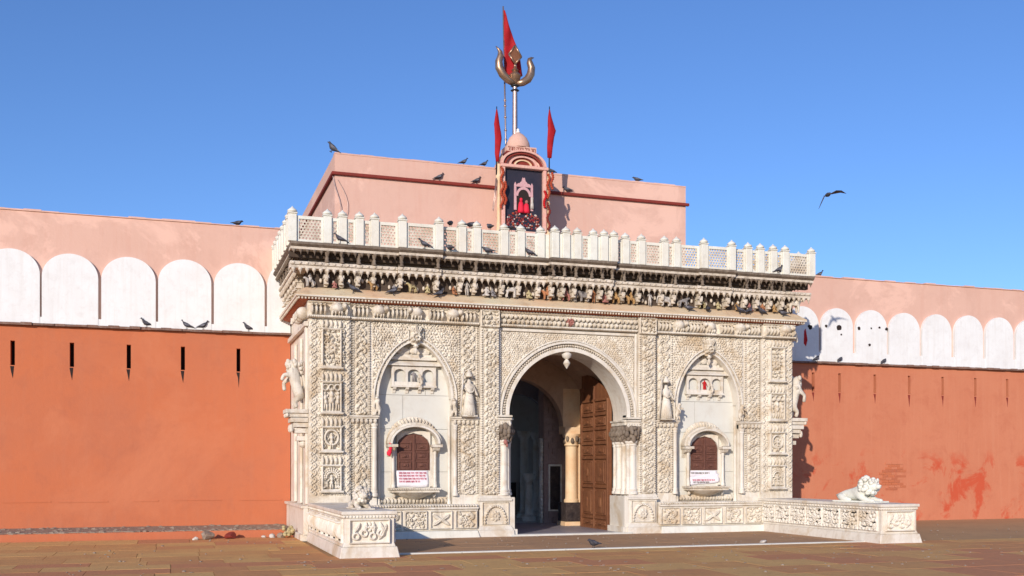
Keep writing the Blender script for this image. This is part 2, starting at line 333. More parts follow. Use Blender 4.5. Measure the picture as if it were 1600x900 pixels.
# ------------------------------------------------------------ the marble gateway
G = thing('marble_gateway', 'carved cream marble gateway with arched doorway, two niches and a white pierced parapet', 'gateway')
Y0, YB = .02, .75
def arch_pts(xc, hw, zs, rise, n=36, p=2.0, q=2.0):
    out = []
    for i in range(n+1):
        t = -math.cos(PI*i/n); out.append((xc+hw*t, zs+rise*max(0, 1-abs(t)**p)**(1/q)))
    return out
def archz(x, xc, hw, zs, rise, p, q): return zs+rise*np.clip(1-np.abs((x-xc)/hw)**p, 0, 1)**(1/q)
def arch_block(mb, pts, ztop, y0, y1):
    n = len(pts); vs = []
    for x, z in pts: vs += [(x, y0, z), (x, y1, z), (x, y0, ztop), (x, y1, ztop)]
    fs = []
    for i in range(n-1):
        a = i*4; b = a+4; fs += [(a, b, b+2, a+2), (a+1, a+3, b+3, b+1), (a, a+1, b+1, b), (a+2, b+2, b+3, a+3)]
    fs += [(0, 2, 3, 1), (4*n-4, 4*n-3, 4*n-1, 4*n-2)]
    return mb.add(vs, fs)
NIC = dict(hw=.80, zs=3.0, rise=1.20, p=1.68, q=1.85); DOOR = dict(hw=1.42, zs=2.72, rise=1.40, p=1.9, q=1.9)
NX = (-3.53, 3.53)
TOP = 4.98
for sg in (-1, 1):
    mb = MB(); xs = sorted((sg*1.42, sg*2.70)); mb.box(xs[0], xs[1], Y0, YB, 0, TOP); mb.build('wall', 'marble', G)
    mb = MB(); xs = sorted((sg*4.36, sg*5.80)); mb.box(xs[0], xs[1], Y0, YB, 0, TOP); mb.build('wall', 'marble', G)
    xs = sorted((sg*1.68, sg*5.79)); MB().box(xs[0], xs[1], YB+.001, 4.6, 0, TOP-.001).build('wall', 'marble', G)          # body behind the front
    xc = NX[0 if sg < 0 else 1]
    xs = sorted((sg*2.702, sg*4.358)); MB().box(xs[0], xs[1], .262, YB-.002, .0, TOP-.02).build('niche_back', 'pale', G)
    zz = [.5, 1.42, 2.35, 3.08, 3.75, 4.9]
    for k_, (za_, zb_) in enumerate(zip(zz, zz[1:])):
        xm = xc+(.28 if k_ % 2 else -.22)
        for a_, b_ in ((xs[0], xm-.004), (xm+.004, xs[1])): MB().box(a_, b_, .24+random.uniform(0, .004), .2615, za_, zb_-.007).build('marble_slab', 'pale', G, bevel=.003)      # smooth marble back of the niche
    mb = MB(); arch_block(mb, arch_pts(xc, NIC['hw'], NIC['zs'], NIC['rise'], 36, NIC['p'], NIC['q']), TOP-.003, Y0+.003, .238)
    for s2 in (-1, 1): xa, xb = sorted((xc+s2*NIC['hw'], xc+s2*.826)); mb.box(xa, xb, Y0+.003, .238, NIC['zs'], TOP-.003)
    mb.build('niche_arch', 'marble', G)
    xs = sorted((xc-.826, xc+.826)); MB().box(xs[0], xs[1], Y0+.004, .237, 0, .72).build('niche_sill', 'marble', G)
mb = MB(); arch_block(mb, arch_pts(0, DOOR['hw'], DOOR['zs'], DOOR['rise'], 44, DOOR['p'], DOOR['q']), TOP-.004, Y0+.004, YB-.004); mb.build('door_arch', 'marble', G)
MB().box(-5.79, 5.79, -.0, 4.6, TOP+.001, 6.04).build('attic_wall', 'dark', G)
MB().box(-5.75, 5.75, .05, 4.55, 6.041, 6.10).build('roof', 'marble', G)

# carved relief skins
def rel(name, fld, ox, oz, y, mask=None, m='carved', parent=G, fn=None): return link(name, fld.mesh(name, ox, oz, y, mask, fn), m, parent)
def strip(xa, xb, za, zb, y, seed=0, P=.19, border=True, name='carved_strip', mask=None, h=.038):
    xa, xb = min(xa, xb), max(xa, xb); f = Field(xb-xa, zb-za); w = xb-xa
    if border:
        for xx in (.028, w-.028): f.beads(xx, .01, zb-za-.01, .052, .021, .028)
        f.rect(.054, .066, 0, zb-za, .018); f.rect(w-.066, w-.054, 0, zb-za, .018); f.foliage(.085, w-.085, .02, zb-za-.02, .055, .017); f.vine(.07, w-.07, 0, zb-za, P, h, seed)
    else: f.vine(.0, w, 0, zb-za, P, h, seed)
    return rel(name, f, xa, za, y, mask)
def panel(xa, xb, za, zb, y, kind, name='carved_panel'):
    w = xb-xa; hh = zb-za; f = Field(w, hh); bx = .10*w
    f.foliage(0, w, 0, hh, .058, .02)
    f.cut(bx, w-bx, .1, hh-.1, 0)
    cx = w/2; iw = w-2*bx
    for k in range(5): f.ell(bx+iw*(k+.5)/5, hh-.10, iw*.085, .085, 0, .045)                  # crest of buds
    f.frame(bx+.02, w-bx-.02, .10, hh-.19, .035, .05); f.rect(bx-.02, w-bx+.02, .06, .10, .062); f.rect(bx-.01, w-bx+.01, hh-.21, hh-.185, .055)
    x0, x1, z0, z1 = bx+.055, w-bx-.055, .14, hh-.23; ph = z1-z0
    if kind == 0:
        f.foliage(x0, x1, z0, z1, .10, .045); f.flower(cx, (z0+z1)/2, .14, 8, .055)
    elif kind == 1:
        for g in (-1, 0, 1): f.figure(cx+g*iw*.27, z0, ph*(.86 if g == 0 else .7), .05, g*.04); 
        for g in (-1, 0, 1): f.ring(cx+g*iw*.27, z1-ph*.16, iw*.13, .02, .05)
    elif kind == 2:
        f.ring(cx, z0+ph*.55, iw*.3, .028, .05, 1.15); f.figure(cx, z0, ph*.8, .058)
        for g in (-1, 1): f.vine(cx+g*iw*.33-iw*.10, cx+g*iw*.33+iw*.10, z0, z1, .16, .045, g)
    else:
        for j in range(3):
            for i in range(13):
                a = PI*i/12; r = iw*(.24+.09*j); f.ell(cx+r*math.cos(a), z0+ph*.5+r*1.05*math.sin(a), .026, .026, 0, .05)
        f.figure(cx, z0, ph*.66, .06)
        for g in (-1, 1): f.figure(cx+g*iw*.2, z0, ph*.38, .045); f.elephant(cx+g*iw*.33, z0, iw*.2, .05, -g)
        for g in (-1, 1):
            for t in range(8): f.ell(cx+g*iw*.30, z0+ph*(.05+.06*t), iw*.07, .014, 0, .04)
    rel(name, f, xa, za, y)
FZ0A = 4.609
PZ = [(.93, 1.76, 3), (1.76, 2.56, 2), (2.56, 3.50, 1), (3.50, 4.60, 0)]
for sg in (-1, 1):
    for za, zb, k in PZ:
        if k == 2:
            pass
        xa, xb = sorted((sg*5.05, sg*5.62)); panel(xa, xb, za, zb-.004, -.0615, k)
    xa, xb = sorted((sg*4.94, sg*5.045)); strip(xa, xb, .93, 4.6, -.0615, 1, .13, False, h=.022)
    xa, xb = sorted((sg*5.625, sg*5.79)); 
    if sg > 0: strip(xa, xb, .93, 4.6, -.0615, 2, .15, False, h=.022)
    else: strip(xa, xb, .93, 4.6, -.0615, 2, .15, False, h=.022)
    strip(sg*4.37, sg*4.80, 2.62, 4.60, .012, sg, .26) if False else None
    xa, xb = sorted((sg*4.50, sg*4.92)); strip(xa, xb, 2.62, 4.60, .012, sg); strip(xa, xb, .93, 2.44, .012, sg+1)
    xa, xb = sorted((sg*2.13, sg*2.60)); strip(xa, xb, 2.62, 4.60, .012, sg+2, .21); strip(xa, xb, .93, 2.44, .012, sg+3, .21)
    xa, xb = sorted((sg*4.93, sg*5.795)); MB().box(xa, xb, -.06, Y0-.002, .0, FZ0A).build('corner_pier', 'carved', G)
    # pilaster, proud of the wall
    xa, xb = sorted((sg*1.68, sg*2.11)); MB().box(xa, xb, -.105, Y0-.002, .9, TOP-.006).build('pilaster', 'carved', G)
    strip(xa, xb, .92, 4.55, -.1065, sg*2, .16)
    f = Field(xb-xa, .38); f.foliage(.03, xb-xa-.03, .03, .35, .10, .05); f.frame(0, xb-xa, 0, .38, .03, .04); rel('carved_panel', f, xa, 4.57, -.1065)
    # niche spandrels
    xc = sg*3.53; xa, xb = xc-.93, xc+.93; f = Field(xb-xa, 4.60-2.62)
    f.foliage(0, xb-xa, 0, 4.6-2.62, .066, .026, lambda x, z, c=(xb-xa)/2: math.atan2(z-.5, x-c)+(.7 if int(x*9+z*9) % 2 else -.7))
    msk = lambda x, z, xc=xc: (z > archz(x, xc, NIC['hw']+.02, NIC['zs'], NIC['rise']+.02, NIC['p'], NIC['q'])) | (np.abs(x-xc) > .82) & (z > 2.62)
    rel('carved_spandrel', f, xa, 2.62, .013, lambda x, z, xc=xc, msk=msk: msk(x, z) & ((np.abs(x-xc) > .82) | (z > archz(x, xc, NIC['hw']+.02, NIC['zs'], NIC['rise']+.02, NIC['p'], NIC['q']))))
# door spandrel (finer pattern)
f = Field(3.22, 4.52-2.66, .0095); f.foliage(0, 3.22, 0, 1.86, .052, .018)
rel('carved_spandrel', f, -1.61, 2.66, .014, lambda x, z: (z > archz(x, 0, 1.45, 2.72, 1.44, 1.9, 1.9)) & ((z > 2.72) | (np.abs(x) > 1.45)))
# framing bars round the door
mb = MB()
for sg in (-1, 1):
    xa, xb = sorted((sg*1.615, sg*1.668)); mb.box(xa, xb, -.045, Y0, 2.66, 4.585)
mb.box(-1.61, 1.61, -.043, Y0, 4.525, 4.585); mb.build('door_frame_moulding', 'marble', G, bevel=.008)

def arch_sweep(name, xc, A, grow, y0, y1, t, m='marble', zmin=None, parent=G):
    pts = arch_pts(xc, A['hw']+grow, A['zs'], A['rise']+grow, 48, A['p'], A['q'])
    out = arch_pts(xc, A['hw']+grow+t, A['zs'], A['rise']+grow+t, 48, A['p'], A['q'])
    if zmin is not None: pts = [(pts[0][0], zmin)]+pts+[(pts[-1][0], zmin)]; out = [(out[0][0], zmin)]+out+[(out[-1][0], zmin)]
    n = len(pts); vs = []
    for (x, z), (X, Z) in zip(pts, out): vs += [(x, y0, z), (X, y0, Z), (X, y1, Z), (x, y1, z)]
    fs = [(i*4+k, i*4+(k+1) % 4, i*4+4+(k+1) % 4, i*4+4+k) for i in range(n-1) for k in range(4)]+[(0, 3, 2, 1), (4*n-4, 4*n-3, 4*n-2, 4*n-1)]
    return MB().add(vs, fs).build(name, m, parent, bevel=.006)
def arch_beads(xc, A, grow, y, r, pitch, zmin=None, m='marble', ry=None):
    pts = arch_pts(xc, A['hw']+grow, A['zs'], A['rise']+grow, 200, A['p'], A['q'])
    if zmin is not None: pts = [(pts[0][0], zmin)]+pts+[(pts[-1][0], zmin)]
    mb = MB(); d = 0; 
    for a, b in zip(pts, pts[1:]):
        L = math.hypot(b[0]-a[0], b[1]-a[1]); t = pitch-d
        while t <= L: mb.ball(a[0]+(b[0]-a[0])*t/L, y, a[1]+(b[1]-a[1])*t/L, r, ry or r, r, 6, 4); t += pitch
        d = (d+L) % pitch if L > 0 else d
    mb.build('bead_string', m, G, True, kind='stuff')
# door arch mouldings
arch_sweep('arch_moulding', 0, DOOR, -.0, -.05, .2, .085, 'marble', 2.66)
arch_sweep('arch_moulding', 0, DOOR, .175, -.075, .03, .05, 'marble', 2.66)
arch_sweep('arch_moulding', 0, DOOR, .245, -.03, .02, .03, 'marble', 2.66)
arch_beads(0, DOOR, .13, -.03, .024, .058, 2.66, 'pendant', .035)
for xc in NX:
    arch_sweep('arch_moulding', xc, NIC, -.0, -.03, .10, .045, 'marble', 2.62)
    arch_sweep('arch_moulding', xc, NIC, .085, -.055, .03, .035, 'marble', 2.62)
    arch_beads(xc, NIC, .065, -.01, .016, .043, 2.62, 'pendant')
    # keystone flower with pendant
    f = Field(.34, .46); f.flower(.17, .18, .13, 8, .09); 
    for k in range(3): f.leaf(.17+(k-1)*.08, .34, .11, .04, PI/2-(k-1)*.5, .07)
    f.frame(0, .34, 0, .46, .012, .03); rel('keystone_rosette', f, xc-.17, 4.12, -.02, lambda x, z, xc=xc: np.hypot((x-xc), (z-4.35)*.75) < .175)
    mb = MB(); mb.lathe(xc, -.05, [(.0, 3.93), (.03, 3.97), (.045, 4.02), (.02, 4.06), (.06, 4.10), (.03, 4.16)], 8); shade(mb.build('arch_pendant', 'marble', G))
mb = MB(); mb.lathe(0-.03, .05, [(.005, 3.74), (.04, 3.79), (.085, 3.86), (.055, 3.92), (.03, 3.95), (.10, 4.0), (.12, 4.06), (.05, 4.13)], 10); shade(mb.build('arch_pendant', 'marble', G))
f = Field(.3, .34); f.flower(.15, .17, .10, 8, .05); rel('keystone_rosette', f, -.15, 4.60, -.08, lambda x, z: np.hypot(x, z-4.77) < .10, 'rose')

# frieze under the eave
FZ0, FZ1 = 4.61, 4.96
def frieze(xa, xb, kind, y=-.03):
    f = Field(xb-xa, FZ1-FZ0); w = xb-xa; hh = FZ1-FZ0
    f.rect(0, w, 0, .055, .05); f.beads(.028, 0, w, .04, .018, .062, False)
    f.rect(0, w, hh-.03, hh, .045)
    if kind == 'knob':
        n = int(w/.105)
        for j in (0, 1):
            for i in range(n+1): f.leaf((i+.5*j)*w/n, .125+j*.105, .058, .045, PI/2, .07, .25)
    else:
        x = .06; k = 0
        while x < w-.2:
            if k % 2 == 0:
                for q in range(4):
                    if x > w-.1: break
                    f.ell(x+.03, .17, .034, .10, 0, .085); f.ell(x+.03, .275, .028, .034, 0, .085); x += .088
            else:
                if x+.44 < w+.06: f.elephant(x+.19, .07, .43, .10, 1 if k % 4 == 1 else -1); x += .46
                else:
                    f.flower(x+.1, .18, .09, 6, .07); x += .22
            k += 1
    return rel('frieze_panel', f, xa, FZ0, y)
for sg in (-1, 1):
    xa, xb = sorted((sg*4.95, sg*5.83)); frieze(xa, xb, 'fig', -.085)
    xa, xb = sorted((sg*2.12, sg*4.94)); frieze(xa, xb, 'fig', -.01)
frieze(-1.66, 1.66, 'knob', -.01)
mb = MB()
for sg in (-1, 1):
    xa, xb = sorted((sg*4.95, sg*5.83)); mb.box(xa, xb, -.084, Y0, FZ0, FZ1)
mb.build('frieze_backing', 'carved', G)
mb = MB(); mb.box(-4.94, 4.94, -.009, Y0-.001, FZ0, FZ1); mb.build('frieze_backing', 'carved', G)

# ledges (capitals) either side of the niches, columns, plinths
def capital(xa, xb, z0, z1, y, m='carved'):
    n = max(3, int((xb-xa)/.09)); mb = MB(); h = z1-z0
    mb.box(xa-.03, xb+.03, y-.10, .1, z1-.035, z1); mb.box(xa-.015, xb+.015, y-.07, .1, z1-.07, z1-.036); mb.box(xa, xb, y-.02, .1, z0, z1-.071)
    for i in range(n): mb.ball(xa+(i+.5)*(xb-xa)/n, y-.05, z0+h*.33, .040, .05, h*.30, 6, 4)
    return mb.build('capital', m, G)
def column(x, y, z0, z1, r, n=12, m='marble'):
    mb = MB(); mb.lathe(x, y, [(r*1.5, z0), (r*1.5, z0+.05), (r*1.15, z0+.08), (r*1.3, z0+.11), (r, z0+.15), (r*.95, z1-.12), (r*1.2, z1-.10), (r, z1-.07), (r*1.4, z1-.03), (r*1.4, z1)], n); return shade(mb.build('column', m, G))
for sg in (-1, 1):
    xa, xb = sorted((sg*4.36, sg*4.93)); capital(xa, xb, 2.44, 2.61, 0)
    xa, xb = sorted((sg*2.12, sg*2.72)); capital(xa, xb, 2.44, 2.61, 0)
    for x, r in ((4.42, .055), (2.655, .045)): column(sg*x, -.02, .9, 2.44, r)
    column(sg*4.31, .10, .72, 2.62, .03, 8); column(sg*2.76, .10, .72, 2.62, .03, 8)
    # plinth blocks
    for a, b, ex in ((1.42, 2.13, .0), (4.93, 5.80, .0)):
        xa, xb = sorted((sg*a, sg*b))
        if a > 4: continue
        mb = MB(); mb.box(xa, xb, -.13, Y0-.004, .10, .78); mb.box(xa-.03, xb+.03, -.17, Y0-.003, .781, .83); mb.frustum(xa-.01, xb+.01, -.15, Y0-.02, .831, .90, .0, -.02)
        mb.frustum(xa, xb, -.16, Y0-.02, .15, .24, .05, 0); mb.frustum(xa-.02, xb+.02, -.20, Y0-.02, .0, .149, .04, .03); mb.build('plinth', 'marble', G, bevel=.006)
        f = Field(xb-xa-.1, .50); w = xb-xa-.1
        for k in range(17): a_ = PI*k/16; f.ell(w/2+w*.40*math.cos(a_), .05+.36*math.sin(a_), .03, .03, 0, .03)
        f.flower(w/2, .19, .12, 8, .03); f.frame(0, w, 0, .5, .018, .022); rel('carved_panel', f, xa+.05, .26, -.131)
    # door jamb: column with leafy capital standing on its plinth
    xj = sg*1.555
    for q, r in ((-.10, .06), (.0, .085), (.09, .05)): column(xj+q, -.03-.02*(q == 0), .90, 2.12, r, 12)
    mb = MB(); mb.box(xj-.17, xj+.15, -.16, .15, 2.56, 2.60); mb.box(xj-.15, xj+.13, -.13, .15, 2.50, 2.559); mb.box(xj-.18, xj+.16, -.18, .15, 2.62, 2.66)
    for k in range(5): mb.ball(xj-.14+k*.065, -.12, 2.47, .035, .04, .05, 6, 4)
    mb.build('capital', 'carved', G)
    mb = MB()
    for j, (zz, rr) in enumerate(((2.40, .19), (2.30, .21), (2.20, .17), (2.13, .11))):
        for k in range(7):
            a_ = PI+PI*k/6; mb.ball(xj+rr*.85*math.cos(a_)+random.uniform(-.02, .02), -.02+rr*.8*math.sin(a_)+random.uniform(-.02, .02), zz+.03*math.sin(k*3+j), random.uniform(.035, .07), .055, random.uniform(.05, .10), 7, 5)
    for j, (zz, rr) in enumerate(((2.40, .06), (2.29, .10), (2.19, .06), (2.12, .02))):
        for k in range(7): mb.ball(sg*(1.42-rr), .05+k*.10, zz+.02*math.sin(k*3+j), .06, .06, .075, 6, 5)
    shade(mb.build('leafy_capital', 'dark', G), 60)
    mb = MB(); xs = sorted((sg*1.419, sg*1.33)); mb.box(xs[0], xs[1], -.05, .72, 2.56, 2.60); xs = sorted((sg*1.419, sg*1.36)); mb.box(xs[0], xs[1], -.03, .71, 2.48, 2.559); mb.build('reveal_capital', 'carved', G, bevel=.004)
    for k, yy in enumerate((.10, .34, .58)): column(sg*1.40, yy, .90, 2.10, .055 if k != 1 else .085, 10)
    mb = MB(); xs = sorted((sg*1.419, sg*1.32)); mb.box(xs[0], xs[1], -.13, .72, .10, .86); xs = sorted((sg*1.419, sg*1.27)); mb.box(xs[0], xs[1], -.17, .74, 0, .16); mb.build('reveal_plinth', 'marble', G, bevel=.008)
# niche plinth panels and base steps
for sg in (-1, 1):
    xa, xb = sorted((sg*2.17, sg*4.95))
    mb = MB(); mb.box(xa, xb, -.14, Y0-.005, .16, .62); mb.box(xa, xb, -.20, Y0-.004, .62, .66); mb.box(xa, xb, -.17, Y0-.003, .6605, .715); mb.build('plinth', 'marble', G, bevel=.004)
    MB().frustum(xa+.04, xb-.04, -.26, Y0-.006, -.02, .155, .05, 0).build('base_step', 'white', G, bevel=.008)
    f = Field(xb-xa, .055); 
    for i in range(int((xb-xa)/.06)): f.ell(.03+i*.06, .028, .026, .024, 0, .03)
    rel('bead_band', f, xa, .66, -.172)
    n = 5
    for i in range(n):
        w = (xb-xa)/n; a = xa+i*w+.03; b = xa+(i+1)*w-.03; f = Field(b-a, .40); ww = b-a
        f.frame(0, ww, 0, .40, .03, .03); k = (i+(sg > 0)) % 3
        if k == 0:
            for an in (.6, -.6, PI-.6, PI+.6): f.leaf(ww/2+.11*math.cos(an), .2+.09*math.sin(an), .13, .04, an, .04)
            f.flower(ww/2, .2, .06, 6, .045)
        elif k == 1: f.vine(.04, ww-.04, .04, .36, .2, .035, i)
        else: f.foliage(.05, ww-.05, .05, .36, .09, .035)
        rel('carved_panel', f, a, .19, -.1415)

# ---- niche furniture: miniature balcony above, arched window with shutters below
def niche(xc, sg):
    yb = .24
    # miniature balcony
    mb = MB(); mb.prism([(yb, 3.83), (yb-.16, 3.725), (yb-.16, 3.70), (yb, 3.715)], xc-.66, xc+.68); mb.build('balcony_roof', 'marble', G, bevel=.004)
    mb = MB(); mb.box(xc-.50, xc+.50, yb-.10, yb-.002, 3.832, 3.90); mb.box(xc-.40, xc+.40, yb-.07, yb-.002, 3.901, 3.95)
    mb.ball(xc-.22, yb-.04, 4.02, .16, .05, .10, 10, 6); mb.ball(xc+.22, yb-.04, 4.02, .16, .05, .10, 10, 6); mb.ball(xc, yb-.04, 4.06, .10, .05, .10, 10, 6); mb.build('balcony_crest', 'marble', G)
    mb = MB(); mb.box(xc-.50, xc+.50, yb-.13, yb-.002, 3.24, 3.28)
    for k in (-.42, -.14, .14, .42): mb.prism([(yb-.002, 3.24), (yb-.12, 3.24), (yb-.10, 3.20), (yb-.03, 3.17), (yb-.02, 3.12), (yb-.002, 3.12)], xc+k-.035, xc+k+.035)
    mb.build('balcony_floor', 'marble', G, bevel=.003)
    mb = MB()
    for k in (-.46, -.16, .16, .46): mb.box(xc+k-.028, xc+k+.028, yb-.10, yb-.045, 3.281, 3.698)
    for a, b in ((-.46, -.16), (-.16, .16), (.16, .46)):
        pts = arch_pts(xc+(a+b)/2, (b-a)/2-.029, 3.53, .10, 12); arch_block(mb, pts, 3.697, yb-.095, yb-.05)
    mb.build('balcony_arcade', 'marble', G)
    MB().box(xc-.44, xc+.44, yb-.09, yb-.07, 3.282, 3.36).build('balcony_rail', 'marble', G, bevel=.004)
    # window hood
    A = dict(hw=.50, zs=2.02, rise=.36, p=2, q=2)
    arch_sweep('window_hood', xc, A, .0, yb-.30, yb-.002, .045, 'marble')
    arch_sweep('window_hood', xc, A, .047, yb-.22, yb-.002, .055, 'carved')
    f = Field(1.16, .56); 
    for k in range(23):
        a = PI*k/22; f.leaf(.58+.53*math.cos(a), .02+.42*math.sin(a), .07, .03, a, .035)
    rel('hood_crest', f, xc-.58, 2.08, yb-.02, lambda x, z: (np.hypot((x-xc)/.58, (z-2.08)/.53) < 1) & (np.hypot((x-xc)/.49, (z-2.08)/.40) > 1))
    # window surround, cusped arch
    mb = MB(); pts = [(x, z) for x, z in arch_pts(xc, .37, 1.96, .30, 24)]
    pts = [(x, z-.018*abs(math.sin(i*PI/4))) for i, (x, z) in enumerate(pts)]
    arch_block(mb, pts, 2.30, yb-.07, yb-.003)
    mb.build('window_arch', 'marble', G)
    for s2 in (-1, 1):
        mb = MB(); xa, xb = sorted((xc+s2*.372, xc+s2*.46)); mb.box(xa, xb, yb-.07, yb-.003, 1.10, 1.958); mb.build('window_jamb', 'marble', G, bevel=.004)
        column(xc+s2*.46, yb-.12, 1.08, 1.92, .035, 10)
        mb = MB(); xa, xb = sorted((xc+s2*.38, xc+s2*.60)); mb.box(xa, xb, yb-.28, yb-.003, 1.95, 2.01); mb.prism([(yb-.003, 1.95), (yb-.26, 1.95), (yb-.20, 1.88), (yb-.06, 1.84), (yb-.003, 1.74)], xa+.03, xb-.05); mb.build('hood_bracket', 'carved', G, bevel=.004)
    # shutters
    for s2 in (-1, 1):
        xa, xb = sorted((xc+s2*.004, xc+s2*.365)); mb = MB(); pts = [(x, z) for x, z in arch_pts(xc, .365, 1.95, .29, 24) if xa <= x <= xb]
        prof = [(xa, 1.45), (xb, 1.45)]+sorted(pts, key=lambda p: -p[0]); 
        if prof[2][0] < xb-1e-3: prof.insert(2, (xb, 1.95 if s2 > 0 else 2.235))
        if prof[-1][0] > xa+1e-3: prof.append((xa, 2.235 if s2 > 0 else 1.95))
        mb.prism(prof, yb-.03, yb-.006, 'y'); sh = mb.build('shutter', 'shutter', G)
        for zz in (1.48, 1.68, 1.88):
            q = MB(); a = xc+s2*.185; q.frustum(a-.13, a+.13, yb-.05, yb-.031, zz, zz+.15, 0, 0); q2 = MB()
            for x0, x1, z0, z1 in ((-.14, .14, 0, .02), (-.14, .14, .15, .17), (-.14, -.12, .02, .15), (.12, .14, .02, .15)): q2.box(a+x0, a+x1, yb-.055, yb-.031, zz+z0, zz+z1)
            q2.box(a-.07, a+.07, yb-.05, yb-.031, zz+.05, zz+.12); q2.ball(a, yb-.055, zz+.085, .04, .02, .03); q2.build('shutter_panel', 'shutter', sh, bevel=.003)
        st = MB(); st.box(xc-.012 if s2 > 0 else xc-.03, xc+.03 if s2 > 0 else xc+.012, yb-.06, yb-.031, 1.46, 2.22); 
        if s2 > 0: st.build('meeting_stile', 'shutter', sh, bevel=.003)
    MB().box(xc-.37, xc+.37, yb-.05, yb-.004, 1.06, 1.448).build('window_apron', 'white', G)
    # balcony sill with bowl-shaped corbel
    mb = MB(); mb.box(xc-.56, xc+.56, yb-.34, yb-.004, 1.035, 1.075); mb.box(xc-.52, xc+.52, yb-.30, yb-.004, .98, 1.034)
    for i in range(22): mb.ball(xc-.53+i*1.06/21, yb-.345, 1.05, .017, .02, .017, 5, 4)
    mb.build('window_sill', 'carved', G)
    mb = MB(); mb.lathe(xc, yb-.005, [(.02, .76), (.05, .80), (.08, .815), (.20, .85), (.36, .92), (.44, .965), (.46, .979)], 20, PI, 2*PI); ob = mb.build('sill_corbel', 'eave' if False else 'carved', G); shade(ob)
    mb = MB()
    for s2 in (-1, 1): mb.lathe(xc+s2*.44, yb-.12, [(.01, .86), (.03, .88), (.045, .92), (.02, .95), (.04, .98)], 8)
    mb.build('sill_pendant', 'carved', G, True)
    f = Field(1.5, .15); 
    for i in range(19): f.leaf(.04+i*.079, .07, .06, .032, PI/2, .05)
    rel('leaf_band', f, xc-.75, .722, yb-.03)
for xc, sg in zip(NX, (-1, 1)): niche(xc, sg)

# ---- cornice, gallery, eave and parapet, run along three sides
def runmap(side):
    if side == 'front': return lambda s, d, z: (s, -d, z)
    if side == 'left': return lambda s, d, z: (-5.81-d, s, z)
    return lambda s, d, z: (5.81+d, s, z)
BAYS = [(-3.97, -3.03, .09), (-.62, .96, .13), (3.08, 4.02, .09)]
def bay(s):
    for a, b, e in BAYS:
        if a <= s <= b: return e
    return 0
POSTS = [-6.16, -5.45, -5.14, -4.79, -4.47, -3.9, -3.11, -2.58, -2.25, -1.63, -1.25, -.79, -.5, -.24, .03, .41, .67, .91, 1.25, 1.65, 2.23, 2.54, 3.2, 3.93, 4.42, 4.75, 5.1, 5.43, 6.16]
# post and finial meshes are shared
def post_mesh():
    mb = MB(); mb.box(-.085, .085, -.07, .07, 0, .555); mb.box(-.10, .10, -.085, .085, .556, .585); return mb.mesh('post', bevel=.008)
def finial_mesh():
    mb = MB(); mb.lathe(0, 0, [(.055, .586), (.095, .60), (.10, .625), (.085, .645), (.045, .675), (.015, .70), (.006, .718)], 10); me = mb.mesh('finial', True); return me
PM, FM = post_mesh(), finial_mesh()
def put_post(x, y, z0, rot=0):
    p = link('parapet_post', PM, 'white', G); p.location = (x, y, z0); p.rotation_euler.z = rot
    q = link('finial', FM, 'white', p); return p
def clip(p, q, x0, x1, z0, z1):
    t0, t1 = 0., 1.; dx, dz = q[0]-p[0], q[1]-p[1]
    for pp, qq in ((-dx, p[0]-x0), (dx, x1-p[0]), (-dz, p[1]-z0), (dz, z1-p[1])):
        if abs(pp) < 1e-9:
            if qq < 0: return None
        else:
            r = qq/pp
            if pp < 0: t0 = max(t0, r)
            else: t1 = min(t1, r)
    return None if t0 >= t1-1e-3 else ((p[0]+dx*t0, p[1]+dz*t0), (p[0]+dx*t1, p[1]+dz*t1))
def jali(s0, s1, d, z0, F):
    L = s1-s0
    if L < .02: return
    bs = min(.045, L*.22); zb, zt = z0+.05, z0+.465; mb = MB(F)
    if L < .12:
        mb.box(s0, s1, d-.03, d+.03, z0, z0+.53); mb.build('parapet_slab', 'white', G); return
    mb.box(s0, s1, d-.035, d+.035, z0, zb); mb.box(s0, s1, d-.035, d+.035, zt, z0+.53); mb.box(s0, s0+bs, d-.034, d+.034, zb, zt); mb.box(s1-bs, s1, d-.034, d+.034, zb, zt)
    fr = mb.build('parapet_frame', 'white', G)
    mb = MB(F); x0, x1 = s0+bs, s1-bs; p = .060
    for ai, ang in enumerate((0, PI/3, -PI/3)):
        dx, dz = math.cos(ang), math.sin(ang); nx, nz = -dz, dx; c = ((x0+x1)/2, (zb+zt)/2)
        for k in range(-14, 15):
            o = (c[0]+nx*(k+.5*(ai == 0))*p, c[1]+nz*(k+.5*(ai == 0))*p); r = clip((o[0]-dx, o[1]-dz), (o[0]+dx, o[1]+dz), x0, x1, zb, zt)
            if r:
                (ax, az), (bx, bz) = r; w = .0105; dd = .016-.003*ai; px, pz = nx*w, nz*w
                mb.add([(ax-px, d-dd, az-pz), (bx-px, d-dd, bz-pz), (bx+px, d-dd, bz+pz), (ax+px, d-dd, az+pz), (ax-px, d+dd, az-pz), (bx-px, d+dd, bz-pz), (bx+px, d+dd, bz+pz), (ax+px, d+dd, az+pz)],
                       [(0, 1, 5, 4), (1, 2, 6, 5), (2, 3, 7, 6), (3, 0, 4, 7), (4, 5, 6, 7), (3, 2, 1, 0)])
    mb.build('jali_lattice', 'carved', fr)
